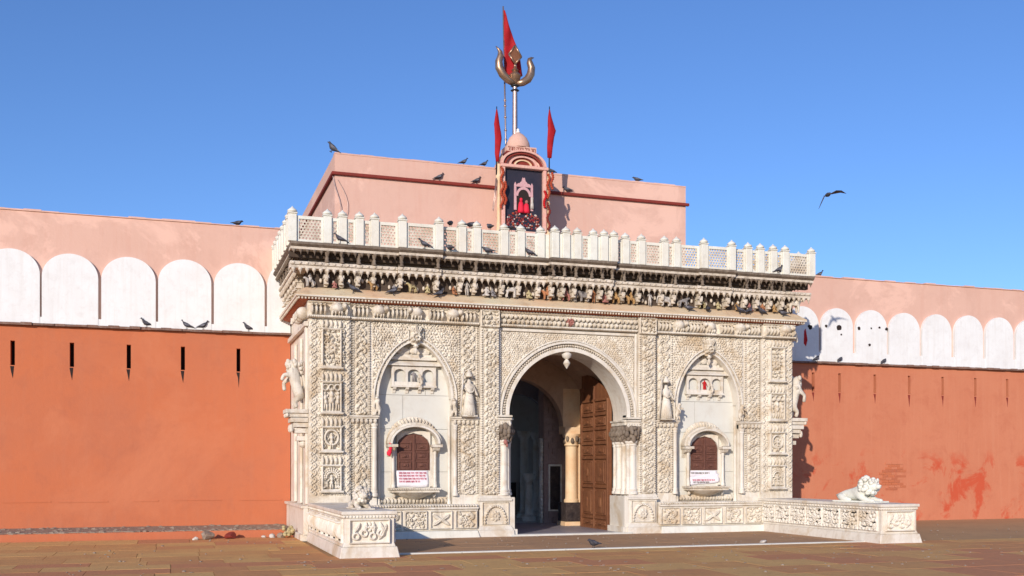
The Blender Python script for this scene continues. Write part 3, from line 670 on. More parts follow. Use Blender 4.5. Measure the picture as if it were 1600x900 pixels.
def cornice(side, a, b, posts, bayf):
    F = runmap(side)
    D = .40                                                   # slab overhang
    segs = []; cuts = sorted(set([a, b]+[v for A, B, e in BAYS for v in (A, B)])) if side == 'front' else [a, b]
    for u, v in zip(cuts, cuts[1:]): segs.append((u, v, bayf((u+v)/2)))
    for u, v, e in segs:
        ex = e
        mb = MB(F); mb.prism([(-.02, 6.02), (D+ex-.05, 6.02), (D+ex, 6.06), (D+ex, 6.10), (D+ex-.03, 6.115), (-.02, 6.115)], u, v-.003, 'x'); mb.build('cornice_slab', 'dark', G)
        mb = MB(F); mb.box(u, v-.003, -.0, D+ex-.06, 5.965, 6.018); mb.build('cornice_band', 'pendant', G)
        mb = MB(F); mb.box(u, v-.003, -.0, .27+ex*.7, 5.665, 5.735); mb.box(u, v-.003, 0, .24+ex*.7, 5.60, 5.664); mb.build('gallery_ledge', 'pendant', G, bevel=.006)
        # soffit courses inside the gallery
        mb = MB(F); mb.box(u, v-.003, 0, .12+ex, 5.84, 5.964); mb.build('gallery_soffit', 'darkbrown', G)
        # hanging leaf teeth
        mb = MB(F); n = max(2, int((v-u)/.135))
        for i in range(n):
            s = u+(i+.5)*(v-u)/n; dd = D+ex-.075
            mb.lathe(s, dd, [(.036, 5.964), (.044, 5.945), (.036, 5.925), (.014, 5.90), (.003, 5.87-.02*(i % 2))], 6)
        mb.build('hanging_buds', 'dark', G, True, kind='stuff')
        mb = MB(F)
        for i in range(n):
            s = u+(i+.5)*(v-u)/n; dd = .25+ex*.7
            mb.ball(s, dd+.022, 5.70, .036, .02, .028, 6, 4)
            mb.lathe(s, dd-.01, [(.040, 5.60), (.046, 5.575), (.034, 5.55), (.012, 5.52), (.003, 5.49-.02*(i % 2))], 6)
        mb.build('hanging_buds', 'pendant', G, True, kind='stuff')
        # row of small arches behind the lower buds
    # brackets at each post: turned colonnette above, curved bracket below
    for s in posts:
        e = bayf(s)
        if not (a-.01 <= s <= b+.01): continue
        mb = MB(F); dd = .26+e*.8
        mb.lathe(s, dd, [(.05, 5.736), (.05, 5.76), (.03, 5.78), (.042, 5.82), (.026, 5.86), (.05, 5.90), (.055, 5.964)], 8)
        mb.prism([(0, 5.74), (.10, 5.74), (.13, 5.84), (.30+e, 5.92), (.30+e, 5.963), (0, 5.963)], s-.02, s+.02, 'x')
        mb.build('gallery_colonnette', 'dark', G, True)
        mb = MB(F)
        mb.prism([(0, 5.27), (.06, 5.27), (.09, 5.34), (.10, 5.45), (.17, 5.53), (.22+e*.6, 5.58), (.22+e*.6, 5.60), (0, 5.60)], s-.035, s+.035, 'x')
        mb.box(s-.055, s+.055, .02, .20+e*.6, 5.43, 5.50); mb.ball(s, .21+e*.6, 5.41, .045, .05, .06); mb.box(s-.045, s+.045, .05, .16+e*.6, 5.31, 5.42)
        mb.build('bracket', 'pendant', G, bevel=.003)
for side, a, b in (('front', -6.2, 6.2), ('left', 0.0, 4.3), ('right', 0.0, 4.3)):
    P_ = POSTS if side == 'front' else [.55, 1.1, 1.65, 2.2, 2.75, 3.3, 3.85, 4.2]
    cornice(side, a, b, [p for p in P_ if abs(p) < 5.9] if side == 'front' else P_, bay if side == 'front' else (lambda s: 0))
# eave board and bead strings on a mitred path
def mitre_board(prof, name, m, parent=G, segs=None):
    # profile (d,z) swept round front-left-back with mitred corners
    vs = []; path = [(-1, 4.35, 'l'), (-1, 0, 'c'), (1, 0, 'c'), (1, 4.35, 'l')]
    n = len(prof)
    for d, z in prof: vs.append((-5.81-d, 4.35, z))
    for d, z in prof: vs.append((-5.81-d, -d, z))
    for d, z in prof: vs.append((5.81+d, -d, z))
    for d, z in prof: vs.append((5.81+d, 4.35, z))
    fs = [(j*n+i, j*n+(i+1) % n, (j+1)*n+(i+1) % n, (j+1)*n+i) for j in range(3) for i in range(n)]+[tuple(range(n))[::-1], tuple(range(3*n, 4*n))]
    return MB().add(vs, fs).build(name, m, parent)
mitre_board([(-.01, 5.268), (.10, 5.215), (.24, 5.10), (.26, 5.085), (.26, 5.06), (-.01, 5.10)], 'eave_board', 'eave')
mitre_board([(-.02, 5.059), (.265, 5.059), (.265, 5.03), (.24, 5.022), (-.02, 5.022)], 'eave_edge', 'marble')
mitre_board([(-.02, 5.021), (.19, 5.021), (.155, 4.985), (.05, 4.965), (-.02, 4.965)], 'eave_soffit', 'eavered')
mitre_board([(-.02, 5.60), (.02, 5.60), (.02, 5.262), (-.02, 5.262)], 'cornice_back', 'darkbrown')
mb = MB(); n = 176
for i in range(n): mb.ball(-6.05+12.1*(i+.5)/n, -.225, 4.995, .026, .026, .026, 6, 4)
for sg in (-1, 1):
    for i in range(66): mb.ball(sg*(5.81+.225), -.18+4.5*(i+.5)/66, 4.995, .026, .026, .026, 6, 4)
mb.build('bead_string', 'pendant', G, True, kind='stuff')
# small painted oddments in the shadow behind the figures
mb = MB()
for i in range(95):
    s = -5.7+11.4*(i+random.random()*.5)/95; mb.ball(s, -.06, 5.31+random.random()*.14, .035, .04, .05, 5, 4)
mb.build('carved_knobs', 'pendant', G, True, kind='stuff')
# parapet
def parapet_run(F, posts, rot, dfun, z0):
    for p, q in zip(posts, posts[1:]):
        e = min(dfun(p), dfun(q)); jali(p+.088, q-.088, e, z0, F)
    
F = runmap('front')
for s in POSTS:
    put_post(s, -(.30+bay(s)), 6.117)
for p, q in zip(POSTS, POSTS[1:]):
    jali(p+.088, q-.088, .29+min(bay(p), bay(q), bay((p+q)/2)) if (bay(p) and bay(q)) else .29, 6.117, F)
for sg, side in ((-1, 'left'), (1, 'right')):
    F = runmap(side); ps = [-.30, .22, .74, 1.26, 1.78, 2.30, 2.82, 3.34, 3.86, 4.2]
    for s in ps[1:]: put_post(sg*(5.81+.35), s, 6.117, PI/2)
    for p, q in zip(ps, ps[1:]): jali(p+.088, q-.088, .34, 6.117, F)

# ---- left and right faces of the gateway: blind pilasters and statue corbels
for sg in (-1, 1):
    Fs = (lambda x, y, z, sg=sg: (sg*(5.80+y), x, z))
    mb = MB(Fs)
    mb.box(.10, .30, 0, .05, .75, 4.5); mb.box(.95, 1.25, 0, .06, .75, 4.3); mb.box(2.0, 2.3, 0, .06, .75, 4.3); mb.box(0, 3.2, 0, .08, 4.45, 4.55); mb.build('side_pilaster', 'marble', G, bevel=.006)
    mb = MB(Fs); mb.box(-.0, 3.25, 0, .10, .10, .66); mb.box(-.0, 3.25, 0, .15, .661, .72); mb.box(0, 3.25, .0, .16, -.02, .12); mb.build('side_plinth', 'marble', G, bevel=.006)
    mb = MB(Fs); mb.box(-.02, .55, 0, .46, 2.64, 2.72); mb.box(.02, .5, 0, .40, 2.56, 2.639)
    for z, d, w in ((2.50, .36, .26), (2.40, .30, .22), (2.28, .27, .18), (2.12, .22, .14)): mb.box(.25-w, .25+w, 0, d, z-.05, z+.045)
    for i in range(5): mb.ball(.03+i*.11, .42, 2.60, .05, .04, .05); 
    for i in range(4): mb.ball(.08+i*.11, .33, 2.33, .05, .05, .09)
    mb.prism([(.10, 2.05), (.40, 2.05), (.32, 1.92), (.18, 1.92)], 0, .16, 'y') if False else mb.ball(.25, .08, 2.02, .12, .10, .10, 8, 6)
    mb.build('statue_corbel', 'carved', G, bevel=.004)
    mb = MB(Fs)                                              # elephant-headed cornice brackets at the corner
    for k in range(3): mb.ball(.12+k*.35, .10, 4.72, .14, .14, .14, 8, 6); mb.bar((.12+k*.35, .22, 4.70), (.12+k*.35, .25, 4.58), .05, .03)
    shade(mb.build('corner_bracket', 'carved', G), 60)

# ---- passage behind the doorway
I0, I1 = YB, 4.6
for sg in (-1, 1):
    xs = sorted((sg*1.68, sg*1.70)); 
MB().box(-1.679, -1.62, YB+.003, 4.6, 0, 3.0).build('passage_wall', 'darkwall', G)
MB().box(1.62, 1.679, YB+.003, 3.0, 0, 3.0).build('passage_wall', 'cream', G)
def vault(x0, x1, zs, rise, y0, y1, m, ztop):
    pts = arch_pts((x0+x1)/2, (x1-x0)/2, zs, rise, 24); mb = MB(); arch_block(mb, pts, ztop, y0, y1); return mb.build('vault', m, G)
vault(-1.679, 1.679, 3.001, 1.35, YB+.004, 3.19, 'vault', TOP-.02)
# inner arch with pillars
pts = arch_pts(-.29, 1.40, 2.55, 1.25, 30); mb = MB(); arch_block(mb, pts, TOP-.03, 3.2, 3.5); mb.box(-1.679, -1.69+.0, 3.2, 3.5, 0, 3) if False else None; mb.build('inner_arch', 'vault', G); MB().box(1.108, 1.6785, 3.197, 3.503, 2.551, 3.55).build('pier', 'cream', G); MB().box(1.108, 1.6785, 3.2, 3.5, 3.551, TOP-.03).build('pier', 'vault', G)
mb = MB(); mb.lathe(1.30, 3.12, [(.19, .62), (.19, .68), (.155, .72), (.15, 1.2), (.15, 2.05), (.19, 2.09), (.17, 2.13), (.21, 2.2), (.19, 2.27), (.23, 2.33), (.23, 2.38)], 14); mb.box(1.09, 1.66, 3.0, 3.45, 2.381, 2.55); shade(mb.build('inner_pillar', 'cream', G))
MB().box(1.48, 1.619, 3.02, 3.45, .6, 2.38).build('inner_pilaster', 'cream', G)
MB().box(1.08, 1.60, 2.93, 3.5, .13, .619).build('pillar_pedestal', 'blackmarble', G, bevel=.01)
MB().frustum(1.06, 1.60, 2.90, 3.5, 0, .129, .02, 0).build('pillar_step', 'cream', G, bevel=.01)
mb = MB()
for k in range(6): a = PI+PI*k/5; mb.ball(1.31+.2*math.cos(a), 3.10+.2*math.sin(a), 2.2+.05*(k % 2), .05, .05, .08)
mb.build('leafy_capital', 'dark', G, True)
# inner hall behind the arch: brick pier, far wall, door, dado, column
H = G
MB().box(.94, 1.6795, 4.2, 4.599, 0, 4.2).build('hall_pier', 'brickdark', G)
for r in range(25):                                          # glazed bricks on the face of the pier
    z = .03+r*.155
    for c in range(4):
        x = .95+c*.24-(.12 if r % 2 else 0); xb_ = min(x+.228, 1.675); x = max(x, .945)
        if xb_-x < .05 or (x > .98 and x < 1.5 and .3 < z < 1.62): continue
        MB().box(x, xb_, 4.17+random.uniform(0, .012), 4.1995, z, z+.143).build('brick', 'brickdark', G)
mb = MB(); 
for i in range(19): mb.ball(.90, 4.22, .2+i*.11, .035, .03, .05, 6, 4)
mb.box(.87, .935, 4.24, 4.4, 0, 2.3); mb.build('corner_moulding', 'marble', G, True)
mb = MB(); mb.box(1.06, 1.10, 4.13, 4.1995, .35, 1.6); mb.box(1.40, 1.44, 4.13, 4.1995, .35, 1.6); mb.box(1.101, 1.399, 4.13, 4.1995, 1.55, 1.6); mb.box(1.101, 1.399, 4.14, 4.1995, .35, .39); mb.build('pier_frame', 'marble', G, bevel=.004)
MB().box(1.101, 1.399, 4.17, 4.1995, .391, 1.549).build('pier_panel', 'blackmarble', G)
MB().box(-7, 9, 9.0, 9.1, 0, 4.5).build('hall_back_wall', 'pale', G)
MB().box(-7, 9, 4.61, 9.1, 4.3, 4.36).build('hall_ceiling', 'darkwall', G)
MB().box(1.9, 2.36, 8.9, 8.999, .03, 1.05).build('hall_dado', 'blackmarble', G); MB().box(.6, 1.75, 8.9, 8.999, .03, 1.05).build('hall_dado', 'blackmarble', G); MB().box(2.55, 3.2, 8.9, 8.999, .03, 1.05).build('hall_dado', 'blackmarble', G)
for x, y, r, zt in ((1.02, 5.6, .10, 1.35), (.55, 6.4, .13, 2.5), (1.5, 7.4, .12, 2.6), (2.2, 8.2, .12, 2.6)):
    mb = MB(); mb.lathe(x, y, [(r*1.9, 0), (r*1.9, .14), (r*1.2, .2), (r*1.1, .3), (r, zt-.25), (r*1.5, zt-.15), (r*1.8, zt)], 14); shade(mb.build('hall_column', 'marble', G))
pts = arch_pts(.95, .9, 2.6, 1.0, 20); mb = MB(); arch_block(mb, pts, 4.29, 6.2, 6.4); mb.box(-1.7, .05, 6.2, 6.4, 2.6, 4.29); mb.box(-1.7, .04, 6.2, 6.4, 0, 2.599); mb.build('hall_arch', 'darkwall', G)
MB().box(-7, 9, 4.62, 9.0, -.03, .026).build('hall_floor', 'pale', G)
MB().box(-1.68, 1.68, -.0, 4.61, -.03, .028).build('passage_floor', 'darkwall', G)
MB().box(-1.46, 1.46, -.26, -.001, -.03, .045).build('threshold', 'pale', G, bevel=.006)

# ---- wooden door leaf swung open against the right-hand reveal
DL = 1.34
door = MB().box(DL, DL+.07, .80, 2.50, .03, 3.15)
door.prism([(.80, 3.151), (2.50, 3.151), (2.50, 3.85), (2.30, 3.86), (1.9, 3.75), (1.5, 3.60), (1.1, 3.38), (.80, 3.16)], DL, DL+.07, 'x') 
door = door.build('door_leaf', 'wood', G)
fx = DL-.001
for y0, y1 in ((.80, .88), (1.62, 1.68), (2.42, 2.50)): MB().box(fx-.045, fx, y0, y1, .03, 3.16 if y0 < 1 else 3.5).build('door_stile', 'wood', door, bevel=.006)
zr = [.05, .30, 1.05, 1.75, 2.10, 2.45, 2.80, 3.15]
for z in zr: MB().box(fx-.04, fx, .882, 2.418, z-.03, z+.03).build('door_rail', 'wood', door, bevel=.006)
for za, zb in zip(zr, zr[1:]):
    for ya, yb_ in ((.90, 1.61), (1.69, 2.41)):
        a, b = ya+.05, yb_-.05; c, d = za+.07, zb-.07
        if d-c < .1: continue
        q = MB(); q.box(fx-.028, fx-.002, a, b, c, d); q.box(fx-.05, fx-.0285, a+.06, b-.06, c+.05, d-.05); q.ball(fx-.055, (a+b)/2, (c+d)/2, .025, (b-a)*.22, (d-c)*.22, 8, 5)
        for k in range(4): q.ball(fx-.035, a+.04+(b-a-.08)*(k % 2), c+.03+(d-c-.06)*(k//2), .02, .02, .02)
        q.build('door_panel', 'wood', door, bevel=.004)
# ------------------------------------------------------------ wing walls (low marble walls that run forward from the end piers)
def wing(sg, label):
    T = thing('wing_wall', label, 'low wall')
    xa, xb = sorted((sg*5.80, sg*4.90)); y1, y0 = -.003, -4.48
    mb = MB(); mb.box(xa+.03, xb-.03, y0+.03, y1, .20, .66); mb.build('wall_body', 'marble', T)
    mb = MB(); mb.frustum(xa, xb, y0, y1-.1, .18, .26, .0, -.03); mb.frustum(xa, xb, y0+.0, y1-.1, -.01, .179, .06, .02); mb.build('base_moulding', 'marble', T, bevel=.01)
    mb = MB(); mb.box(xa-.02, xb+.02, y0-.02, y1, .72, .78); mb.box(xa+.005, xb-.005, y0+.005, y1, .661, .719); mb.build('coping', 'marble', T, bevel=.008)
    mb = MB(); 
    for i in range(16): mb.ball(xa+.03+(xb-xa-.06)*i/15, y0-.002, .688, .02, .018, .022, 5, 4)
    mb.build('dentil_row', 'marble', T, True, kind='stuff')
    # carved end panel
    w = xb-xa-.2; f = Field(w, .42); f.frame(0, w, 0, .42, .03, .03)
    for k in range(4): f.ring(.12+k*.14, .13+.05*(k % 2), .05, .02, .03); f.leaf(.14+k*.14, .27, .10, .03, 1.0+.3*k, .035)
    f.flower(w*.55, .28, .09, 6, .035); f.leaf(w*.82, .2, .16, .04, 1.1, .035)
    rel('carved_panel', f, xa+.1, .23, y0+.029, None, 'marble', T)
    # corner posts and side panels, both sides
    for s2, X in ((-1, xa+.03), (1, xb-.03)):
        Fn = (lambda x, y, z, X=X, s2=s2: (X-s2*y, x, z))
        n = 7; L = (y1-y0-.2)
        for i in range(n):
            a = y0+.12+i*L/n; f = Field(L/n-.05, .42); ww = L/n-.05; f.frame(0, ww, 0, .42, .022, .02)
            if sg < 0 and s2 < 0:
                for k in range(3): f.ell(ww*(k+.5)/3*.9+.03, .21, .045, .15, 0, .045); f.ell(ww*(k+.5)/3*.9+.03, .35, .05, .03, 0, .05)
            else: f.foliage(.05, ww-.05, .05, .37, .095, .035); f.flower(ww/2, .21, .09, 7, .04)
            V = f.mesh('carved_panel', a, .23, 0, None, lambda x, y, z, X=X, s2=s2: (X-s2*y, x, z)); link('carved_panel', V, 'marble', T)
        mb = MB()
        for i in range(44): mb.ball(X+s2*.03, y0+.05+i*(y1-y0-.1)/43, .688, .018, .02, .022, 5, 4)
        mb.build('dentil_row', 'marble', T, True, kind='stuff')
    return T
wing(-1, 'low carved marble wing wall running forward from the left end of the gateway')
wing(1, 'low carved marble wing wall on the right with a lying lion on top')

# ------------------------------------------------------------ fortification walls
def fort(name, label, x0, x1, zl, ztop, slots, merl, mat, pitch_gap, side):
    T = thing(name, label, 'wall'); y = 3.3
    zs0, zs1 = 3.76+(-.1 if side > 0 else 0), 4.30-(.1 if side > 0 else 0); sw = .045
    mb = MB(); mb.box(x0, x1, y, y+.6, -.05, zs0); mb.box(x0, x1, y, y+.6, zs1, zl)
    e = [x0]+[v for s in slots for v in (s-sw, s+sw)]+[x1]
    for i in range(0, len(e), 2): mb.box(e[i], e[i+1], y, y+.6, zs0+.0005, zs1-.0005)
    mb.build('plaster_wall', mat, T)
    for s in slots:
        MB().box(s-sw-.02, s+sw+.02, y+.25, y+.3, zs0-.05, zs1+.05).build('slit_dark_backing', 'hole', T)  # near-black plate set into each slit as its inner darkness
        q = MB(); q.prism([(s-.05, zs0-.02), (s+.03, zs0-.02), (s+.005, zs0-.28-.1*random.random()), (s-.03+.02*random.random(), zs0-.15)], y-.0035, y-.0005, 'y'); q.build('slit_shade_and_stain', 'hole' if side < 0 else 'darkred', T)  # left: slit's shaded tapering foot painted on; right: red-brown stain
    # rough ledge
    mb = MB(); n = int((x1-x0)/.22)
    for i in range(n):
        a = x0+(x1-x0)*i/n; b = x0+(x1-x0)*(i+1)/n; d = random.uniform(.09, .135)
        mb.box(a, b-.0008, y-d, y+.02, zl+.001+random.uniform(0, .008), zl+.055+random.uniform(-.012, .012))
    mb.build('wall_ledge', 'ledge', T)
    MB().box(x0, x1, y+.02, y+.6, zl+.001, ztop).build('parapet_wall', 'pink', T)
    mb = MB(); n = int((x1-x0)/.35)                         # uneven crest
    for i in range(n):
        a = x0+(x1-x0)*i/n; b = x0+(x1-x0)*(i+1)/n; mb.box(a, b, y-.01, y+.61, ztop+.0005, ztop+random.uniform(.012, .05))
    mb.build('wall_crest', 'pink', T)
    for (a, b, top) in merl:
        a += random.uniform(-.012, .012); b += random.uniform(-.012, .012); top += random.uniform(-.02, .02)
        r = .53; pts = arch_pts((a+b)/2, (b-a)/2, top-r, r, 28, p=2.0, q=2.0)
        prof = [(a, zl+.056), (b, zl+.056)]+[(x, z) for x, z in pts[::-1]]
        q = MB(); q.prism(prof, y-.07, y+.019, 'y'); q.build('merlon', 'white_paint', T)
    MB().box(x0, x1, y-.062, y+.018, zl+.0565, zl+(.20 if side < 0 else .34)).build('whitewashed_band', 'white_paint', T)
    return T
ml = []; x = -6.41
for k in range(9): ml.append((x-1.155-.0, x, 6.29)); x -= 1.212
ml = [(-5.8-.61+.06, -5.80, 6.28)]+ml
FL = fort('fortification_wall', 'orange plaster wall with white arched merlons left of the gateway', -17, -5.805, 4.64, 7.17, [-16.6, -15.4, -14.2, -13.0, -11.8, -10.6, -9.41, -8.24, -7.0], ml, 'orange', 0, -1)
mr = []; x = 8.945
for k in range(8): mr.append((x, x+1.06, 6.04)); x += 1.155
mr = [(7.79, 8.86, 6.05), (6.64, 7.70, 6.05)]+mr
mr.sort(); slr = [7.4, 8.72, 9.6, 10.8, 12.0, 13.2, 14.4, 15.6]
FR = fort('fortification_wall', 'worn orange plaster wall with white arched merlons right of the gateway', 5.805, 19, 4.45, 6.91, slr, mr, 'orange_worn', 0, 1)
for x, z, r in ((8.57, 5.47, .075), (8.13, 5.08, .04), (8.98+.12, 5.52, .045), (9.52, 5.49, .085), (9.60, 5.30, .03), (10.20, 5.5, .05), (10.56, 5.04, .045), (10.62, 5.52, .03), (11.15, 5.52, .05), (10.9, 5.55, .035)):
    q = MB(); n = 9; prof = [(x+r*random.uniform(.7, 1.15)*math.cos(2*PI*i/n)*1.1, z+r*random.uniform(.7, 1.15)*math.sin(2*PI*i/n)) for i in range(n)]
    q.prism(prof, 3.3-.076, 3.3-.0705, 'y'); q.build('painted_nest_hole', 'hole', FR)  # flat dark patch on the merlon paints the shade inside a hole
q = MB(); q.prism([(8.36, 5.0), (8.43, 4.92), (8.48, 5.1), (8.42, 5.42), (8.37, 5.35)], 3.224, 3.2295, 'y'); q.build('red_paint_mark', 'red', FR)
for (pts) in ([(8.5, 4.95), (8.72, 5.0), (8.78, 5.5), (8.70, 5.9), (8.64, 5.5), (8.56, 5.1)],): pass
for r_i in range(11):                                        # bare brick where the plaster has fallen off
    for c_i in range(4):
        xx = 10.95+c_i*.21+(.1 if r_i % 2 else 0)+random.uniform(-.01, .01)
        if (c_i == 0 and r_i in (0, 1, 8, 9, 10)) or (c_i == 3 and r_i % 3 == 0): continue
        MB().box(xx, xx+.195, 3.282+random.uniform(-.006, .006), 3.2995, .86+r_i*.075, .86+r_i*.075+.062).build('brick', random.choice(['orange_worn', 'orange', 'eavered']), FR)
# stepped foot of the left wall
MB().box(-17, -5.95, 1.34, 3.299, -.05, .155).build('wall_foot', 'orange', FL, bevel=.012)
mb = MB()
for i in range(150):
    x = random.uniform(-12, -6.0); y = random.uniform(1.40, 3.2); s = random.uniform(.02, .06); mb.ball(x, y, .16, s*1.5, s*1.2, s*.8, 5, 3)
for i in range(60):
    x = random.uniform(-12, -6.0); s = random.uniform(.03, .06); mb.ball(x, 1.38+random.random()*.1, .15, s*2, s, s*.7, 5, 3)
mb.build('rubble', 'rubble', FL, kind='stuff')
MB().box(-17, -5.96, 1.5, 3.298, .1555, .172).build('rubble_bed', 'rubble', FL)
# mortar seam along the wall, slightly proud courses
mb = MB()
x = -12
while x < -6.1: w = random.uniform(.5, 1.4); mb.box(x, min(x+w, -6), 3.288, 3.2995, .74+random.uniform(-.01, .01), .765); x += w+random.uniform(.1, .6)
mb.build('plaster_seam', 'orange', FL)
# pink building on the roof behind
PB = thing('roof_building', 'pink plastered flat-roofed building with dark red string course behind the gateway', 'building')
MB().box(-4.50, 5.60, 5.0, 13, 4.6, 9.60).build('plaster_wall', 'pink', PB)
mb = MB(); 
for i in range(30):
    a = -4.50+10.1*i/30; b = -4.50+10.1*(i+1)/30; mb.box(a, b, 4.99, 5.25, 9.601, 9.63+random.uniform(0, .02))
mb.build('roof_edge', 'pink', PB)
mb = MB(); mb.box(-4.58, 5.68, 4.92, 4.999, 9.05, 9.13); mb.box(-4.58, -4.501, 5.0, 13, 9.05, 9.13); mb.build('string_course', 'darkred', PB, bevel=.01)
mb = MB(); pts = [(-4.55+.3*math.sin(k*.5)*k/9+.02*k, 4.95-.002*k, 9.0-.19*k) for k in range(9)]; mb.tube(pts, .010, 5); pts = [(-4.45+.28*math.sin(k*.45), 4.94, 8.95-.2*k) for k in range(8)]; mb.tube(pts, .008, 5); mb.build('loose_wire', 'pole', PB)

# ------------------------------------------------------------ rooftop shrine
K = thing('rooftop_shrine', 'small pink domed shrine frame on the gateway roof hung with red garlands', 'shrine')
YK = 3.9
mb = MB(); mb.box(-.46, .98, YK-.05, YK+.7, 6.1, 7.70); mb.build('shrine_base', 'pink', K)
for xa, xb in ((-.36, -.27), (.785, .875)): MB().box(xa, xb, YK-.12, YK+.05, 7.70, 9.32).build('frame_post', 'pinkframe', K, bevel=.01)
for xa, r in ((-.42, .05), (.95, .05)):
    mb = MB(); mb.lathe(xa, YK-.02, [(r*1.4, 6.12), (r*1.3, 7.8), (r, 7.9), (r, 9.0), (r*1.6, 9.05), (r*1.6, 9.1), (r, 9.15), (r*.8, 9.4)], 10); shade(mb.build('side_post', 'cream', K))
MB().box(-.40, .92, YK-.14, YK+.1, 9.321, 9.40).build('frame_lintel', 'pinkframe', K, bevel=.01)
MB().box(-.27, .785, YK+.06, YK+.3, 7.701, 9.32).build('shrine_back', 'pink', K)
def halfring(cx, z0, r0, r1, sq, y0, y1, n=24):
    vs = []; 
    for i in range(n+1):
        a = PI*i/n; c, s_ = math.cos(a), math.sin(a); vs += [(cx+r0*c, y0, z0+r0*s_*sq), (cx+r1*c, y0, z0+r1*s_*sq), (cx+r1*c, y1, z0+r1*s_*sq), (cx+r0*c, y1, z0+r0*s_*sq)]
    return vs, [(i*4+k, i*4+(k+1) % 4, i*4+4+(k+1) % 4, i*4+4+k) for i in range(n) for k in range(4)]+[(0, 3, 2, 1), (4*n, 4*n+1, 4*n+2, 4*n+3)]
MB().add(*halfring(.24, 9.41, .0, .62, .62, YK+.02, YK+.5)).build('pediment', 'pinkframe', K)
MB().add(*halfring(.24, 9.41, .0, .40, .62, YK-.01, YK+.015)).build('pediment_recess', 'darkred', K)
for r0, r1, m, d in ((.56, .63, 'pinkframe', .12), (.47, .53, 'darkred', .07), (.33, .39, 'pinkframe', .07), (.20, .25, 'cream', .05)):
    MB().add(*halfring(.24, 9.41, r0, r1, .62, YK-d, YK+.018)).build('pediment_ring', m, K)
mb = MB(); mb.box(-.20, .62, YK-.02, YK+.5, 9.76, 9.92); mb.build('name_band', 'pink', K)
mb = MB(); mb.lathe(.20, YK+.25, [(.31, 9.921), (.32, 9.98), (.30, 10.08), (.24, 10.20), (.14, 10.30), (.05, 10.35)], 20); shade(mb.build('dome', 'pink', K), 80)
mb = MB(); mb.lathe(.20, YK+.25, [(.05, 10.345), (.07, 10.37), (.03, 10.40), (.045, 10.43), (.005, 10.48)], 8); mb.build('dome_finial', 'white_paint', K, True)
for s2, xx in ((-1, -.30), (1, .72)):
    mb = MB(); mb.lathe(xx, YK+.1, [(.13, 9.41), (.14, 9.47), (.11, 9.56), (.05, 9.64), (.01, 9.72)], 12); shade(mb.build('corner_dome', 'cream' if s2 < 0 else 'pinkframe', K), 80)
mb = MB(); mb.box(-.22, .66, YK-.06, YK+.5, 9.70, 9.758); mb.build('cornice', 'darkred', K)
def script(x0, x1, z, h, y, rnd, m, parent, name='lettering', curve=0, gapp=.12):
    mb = MB(); x = x0; t = h*.13
    while x < x1-h*.4:
        nl = rnd.choice((2, 3, 3, 4)); w0 = x; zz = z+curve*(1-((x-(x0+x1)/2)/((x1-x0)/2))**2)
        for k in range(nl):
            if x > x1-h*.3: break
            cw = h*.62; mb.box(x+cw*.8, x+cw*.8+t, y-.004, y, zz, zz+h*.80)
            kind = rnd.random()
            a0, a1 = (0, 5) if kind < .35 else ((-1.6, 1.6) if kind < .7 else (1.5, 4.7)); pr = h*.20
            pts = [(x+cw*.42+pr*math.cos(a0+(a1-a0)*q/6), y-.002, zz+h*.40+pr*1.1*math.sin(a0+(a1-a0)*q/6)) for q in range(7)]
            for p, q in zip(pts, pts[1:]): mb.bar(p, q, t*.45, n=4)
            if rnd.random() < .3: mb.bar((x+cw*.8, y-.002, zz+h*.8), (x+cw*.3, y-.002, zz+h*1.1), t*.45, n=4)
            if rnd.random() < .25: mb.bar((x+cw*.5, y-.002, zz-.0), (x+cw*.9, y-.002, zz-h*.2), t*.4, n=4)
            x += cw
        mb.box(w0, min(x, x1), y-.0045, y-.0005, zz+h*.80, zz+h*.80+t); x += h*gapp*3
    return mb.build(name, m, parent)
rn = random.Random(3); script(-.17, .60, 9.785, .105, YK-.021, rn, 'darkred', K)
# garlands down the posts
for gx, zt, zb, m in ((-.38, 9.25, 8.2, 'garland'), (.90, 9.2, 8.55, 'garland'), (1.0, 9.25, 8.8, 'garland'), (.80, 8.75, 8.3, 'red'), (-.30, 8.9, 8.3, 'garland'), (.90, 7.78, 8.5, 'darkred')):
    mb = MB(); n = int(abs(zt-zb)/.045)
    for i in range(n): mb.ball(gx+.03*math.sin(i*.8)+.015*random.random(), YK-.16, zt+(zb-zt)*i/n, .04, .04, .035, 6, 4)
    mb.build('garland', m, K, True)
# the picture in the frame
P_ = thing('framed_picture', 'dark painted board showing two red-robed seated figures under a pale pink throne arch', 'picture')
yb = YK-.0
MB().box(-.265, .78, yb, yb+.05, 7.72, 9.315).build('board', 'navy', P_)
def flat(pts, m, d, nm): q = MB(); q.prism(pts, yb-d, yb-.001, 'y'); q.build(nm, m, P_)
cx = .265
for s2 in (-1, 1): 
    xa = cx+s2*.23; flat([(xa-.035, 8.25), (xa+.035, 8.25), (xa+.03, 8.92), (xa, 8.98), (xa-.03, 8.92)], 'palepink', .02, 'throne_post')
pts = [(cx-.22, 8.86)]+[(cx-.22+.44*i/16, 8.86+.13*math.sin(PI*i/16)+.03*abs(math.sin(i*PI/4))+(.10 if 6 < i < 10 else 0)) for i in range(17)]+[(cx+.22, 8.86)]
flat(pts, 'palepink', .025, 'throne_crest'); MB().add(*halfring(cx, 8.62, .15, .21, 1.15, yb-.022, yb-.001)).build('throne_arch', 'palepink', P_)
flat([(cx-.195, 8.2), (cx+.195, 8.2), (cx+.195, 8.7), (cx+.12, 8.81), (cx-.12, 8.81), (cx-.195, 8.7)], 'hole', .008, 'throne_recess')
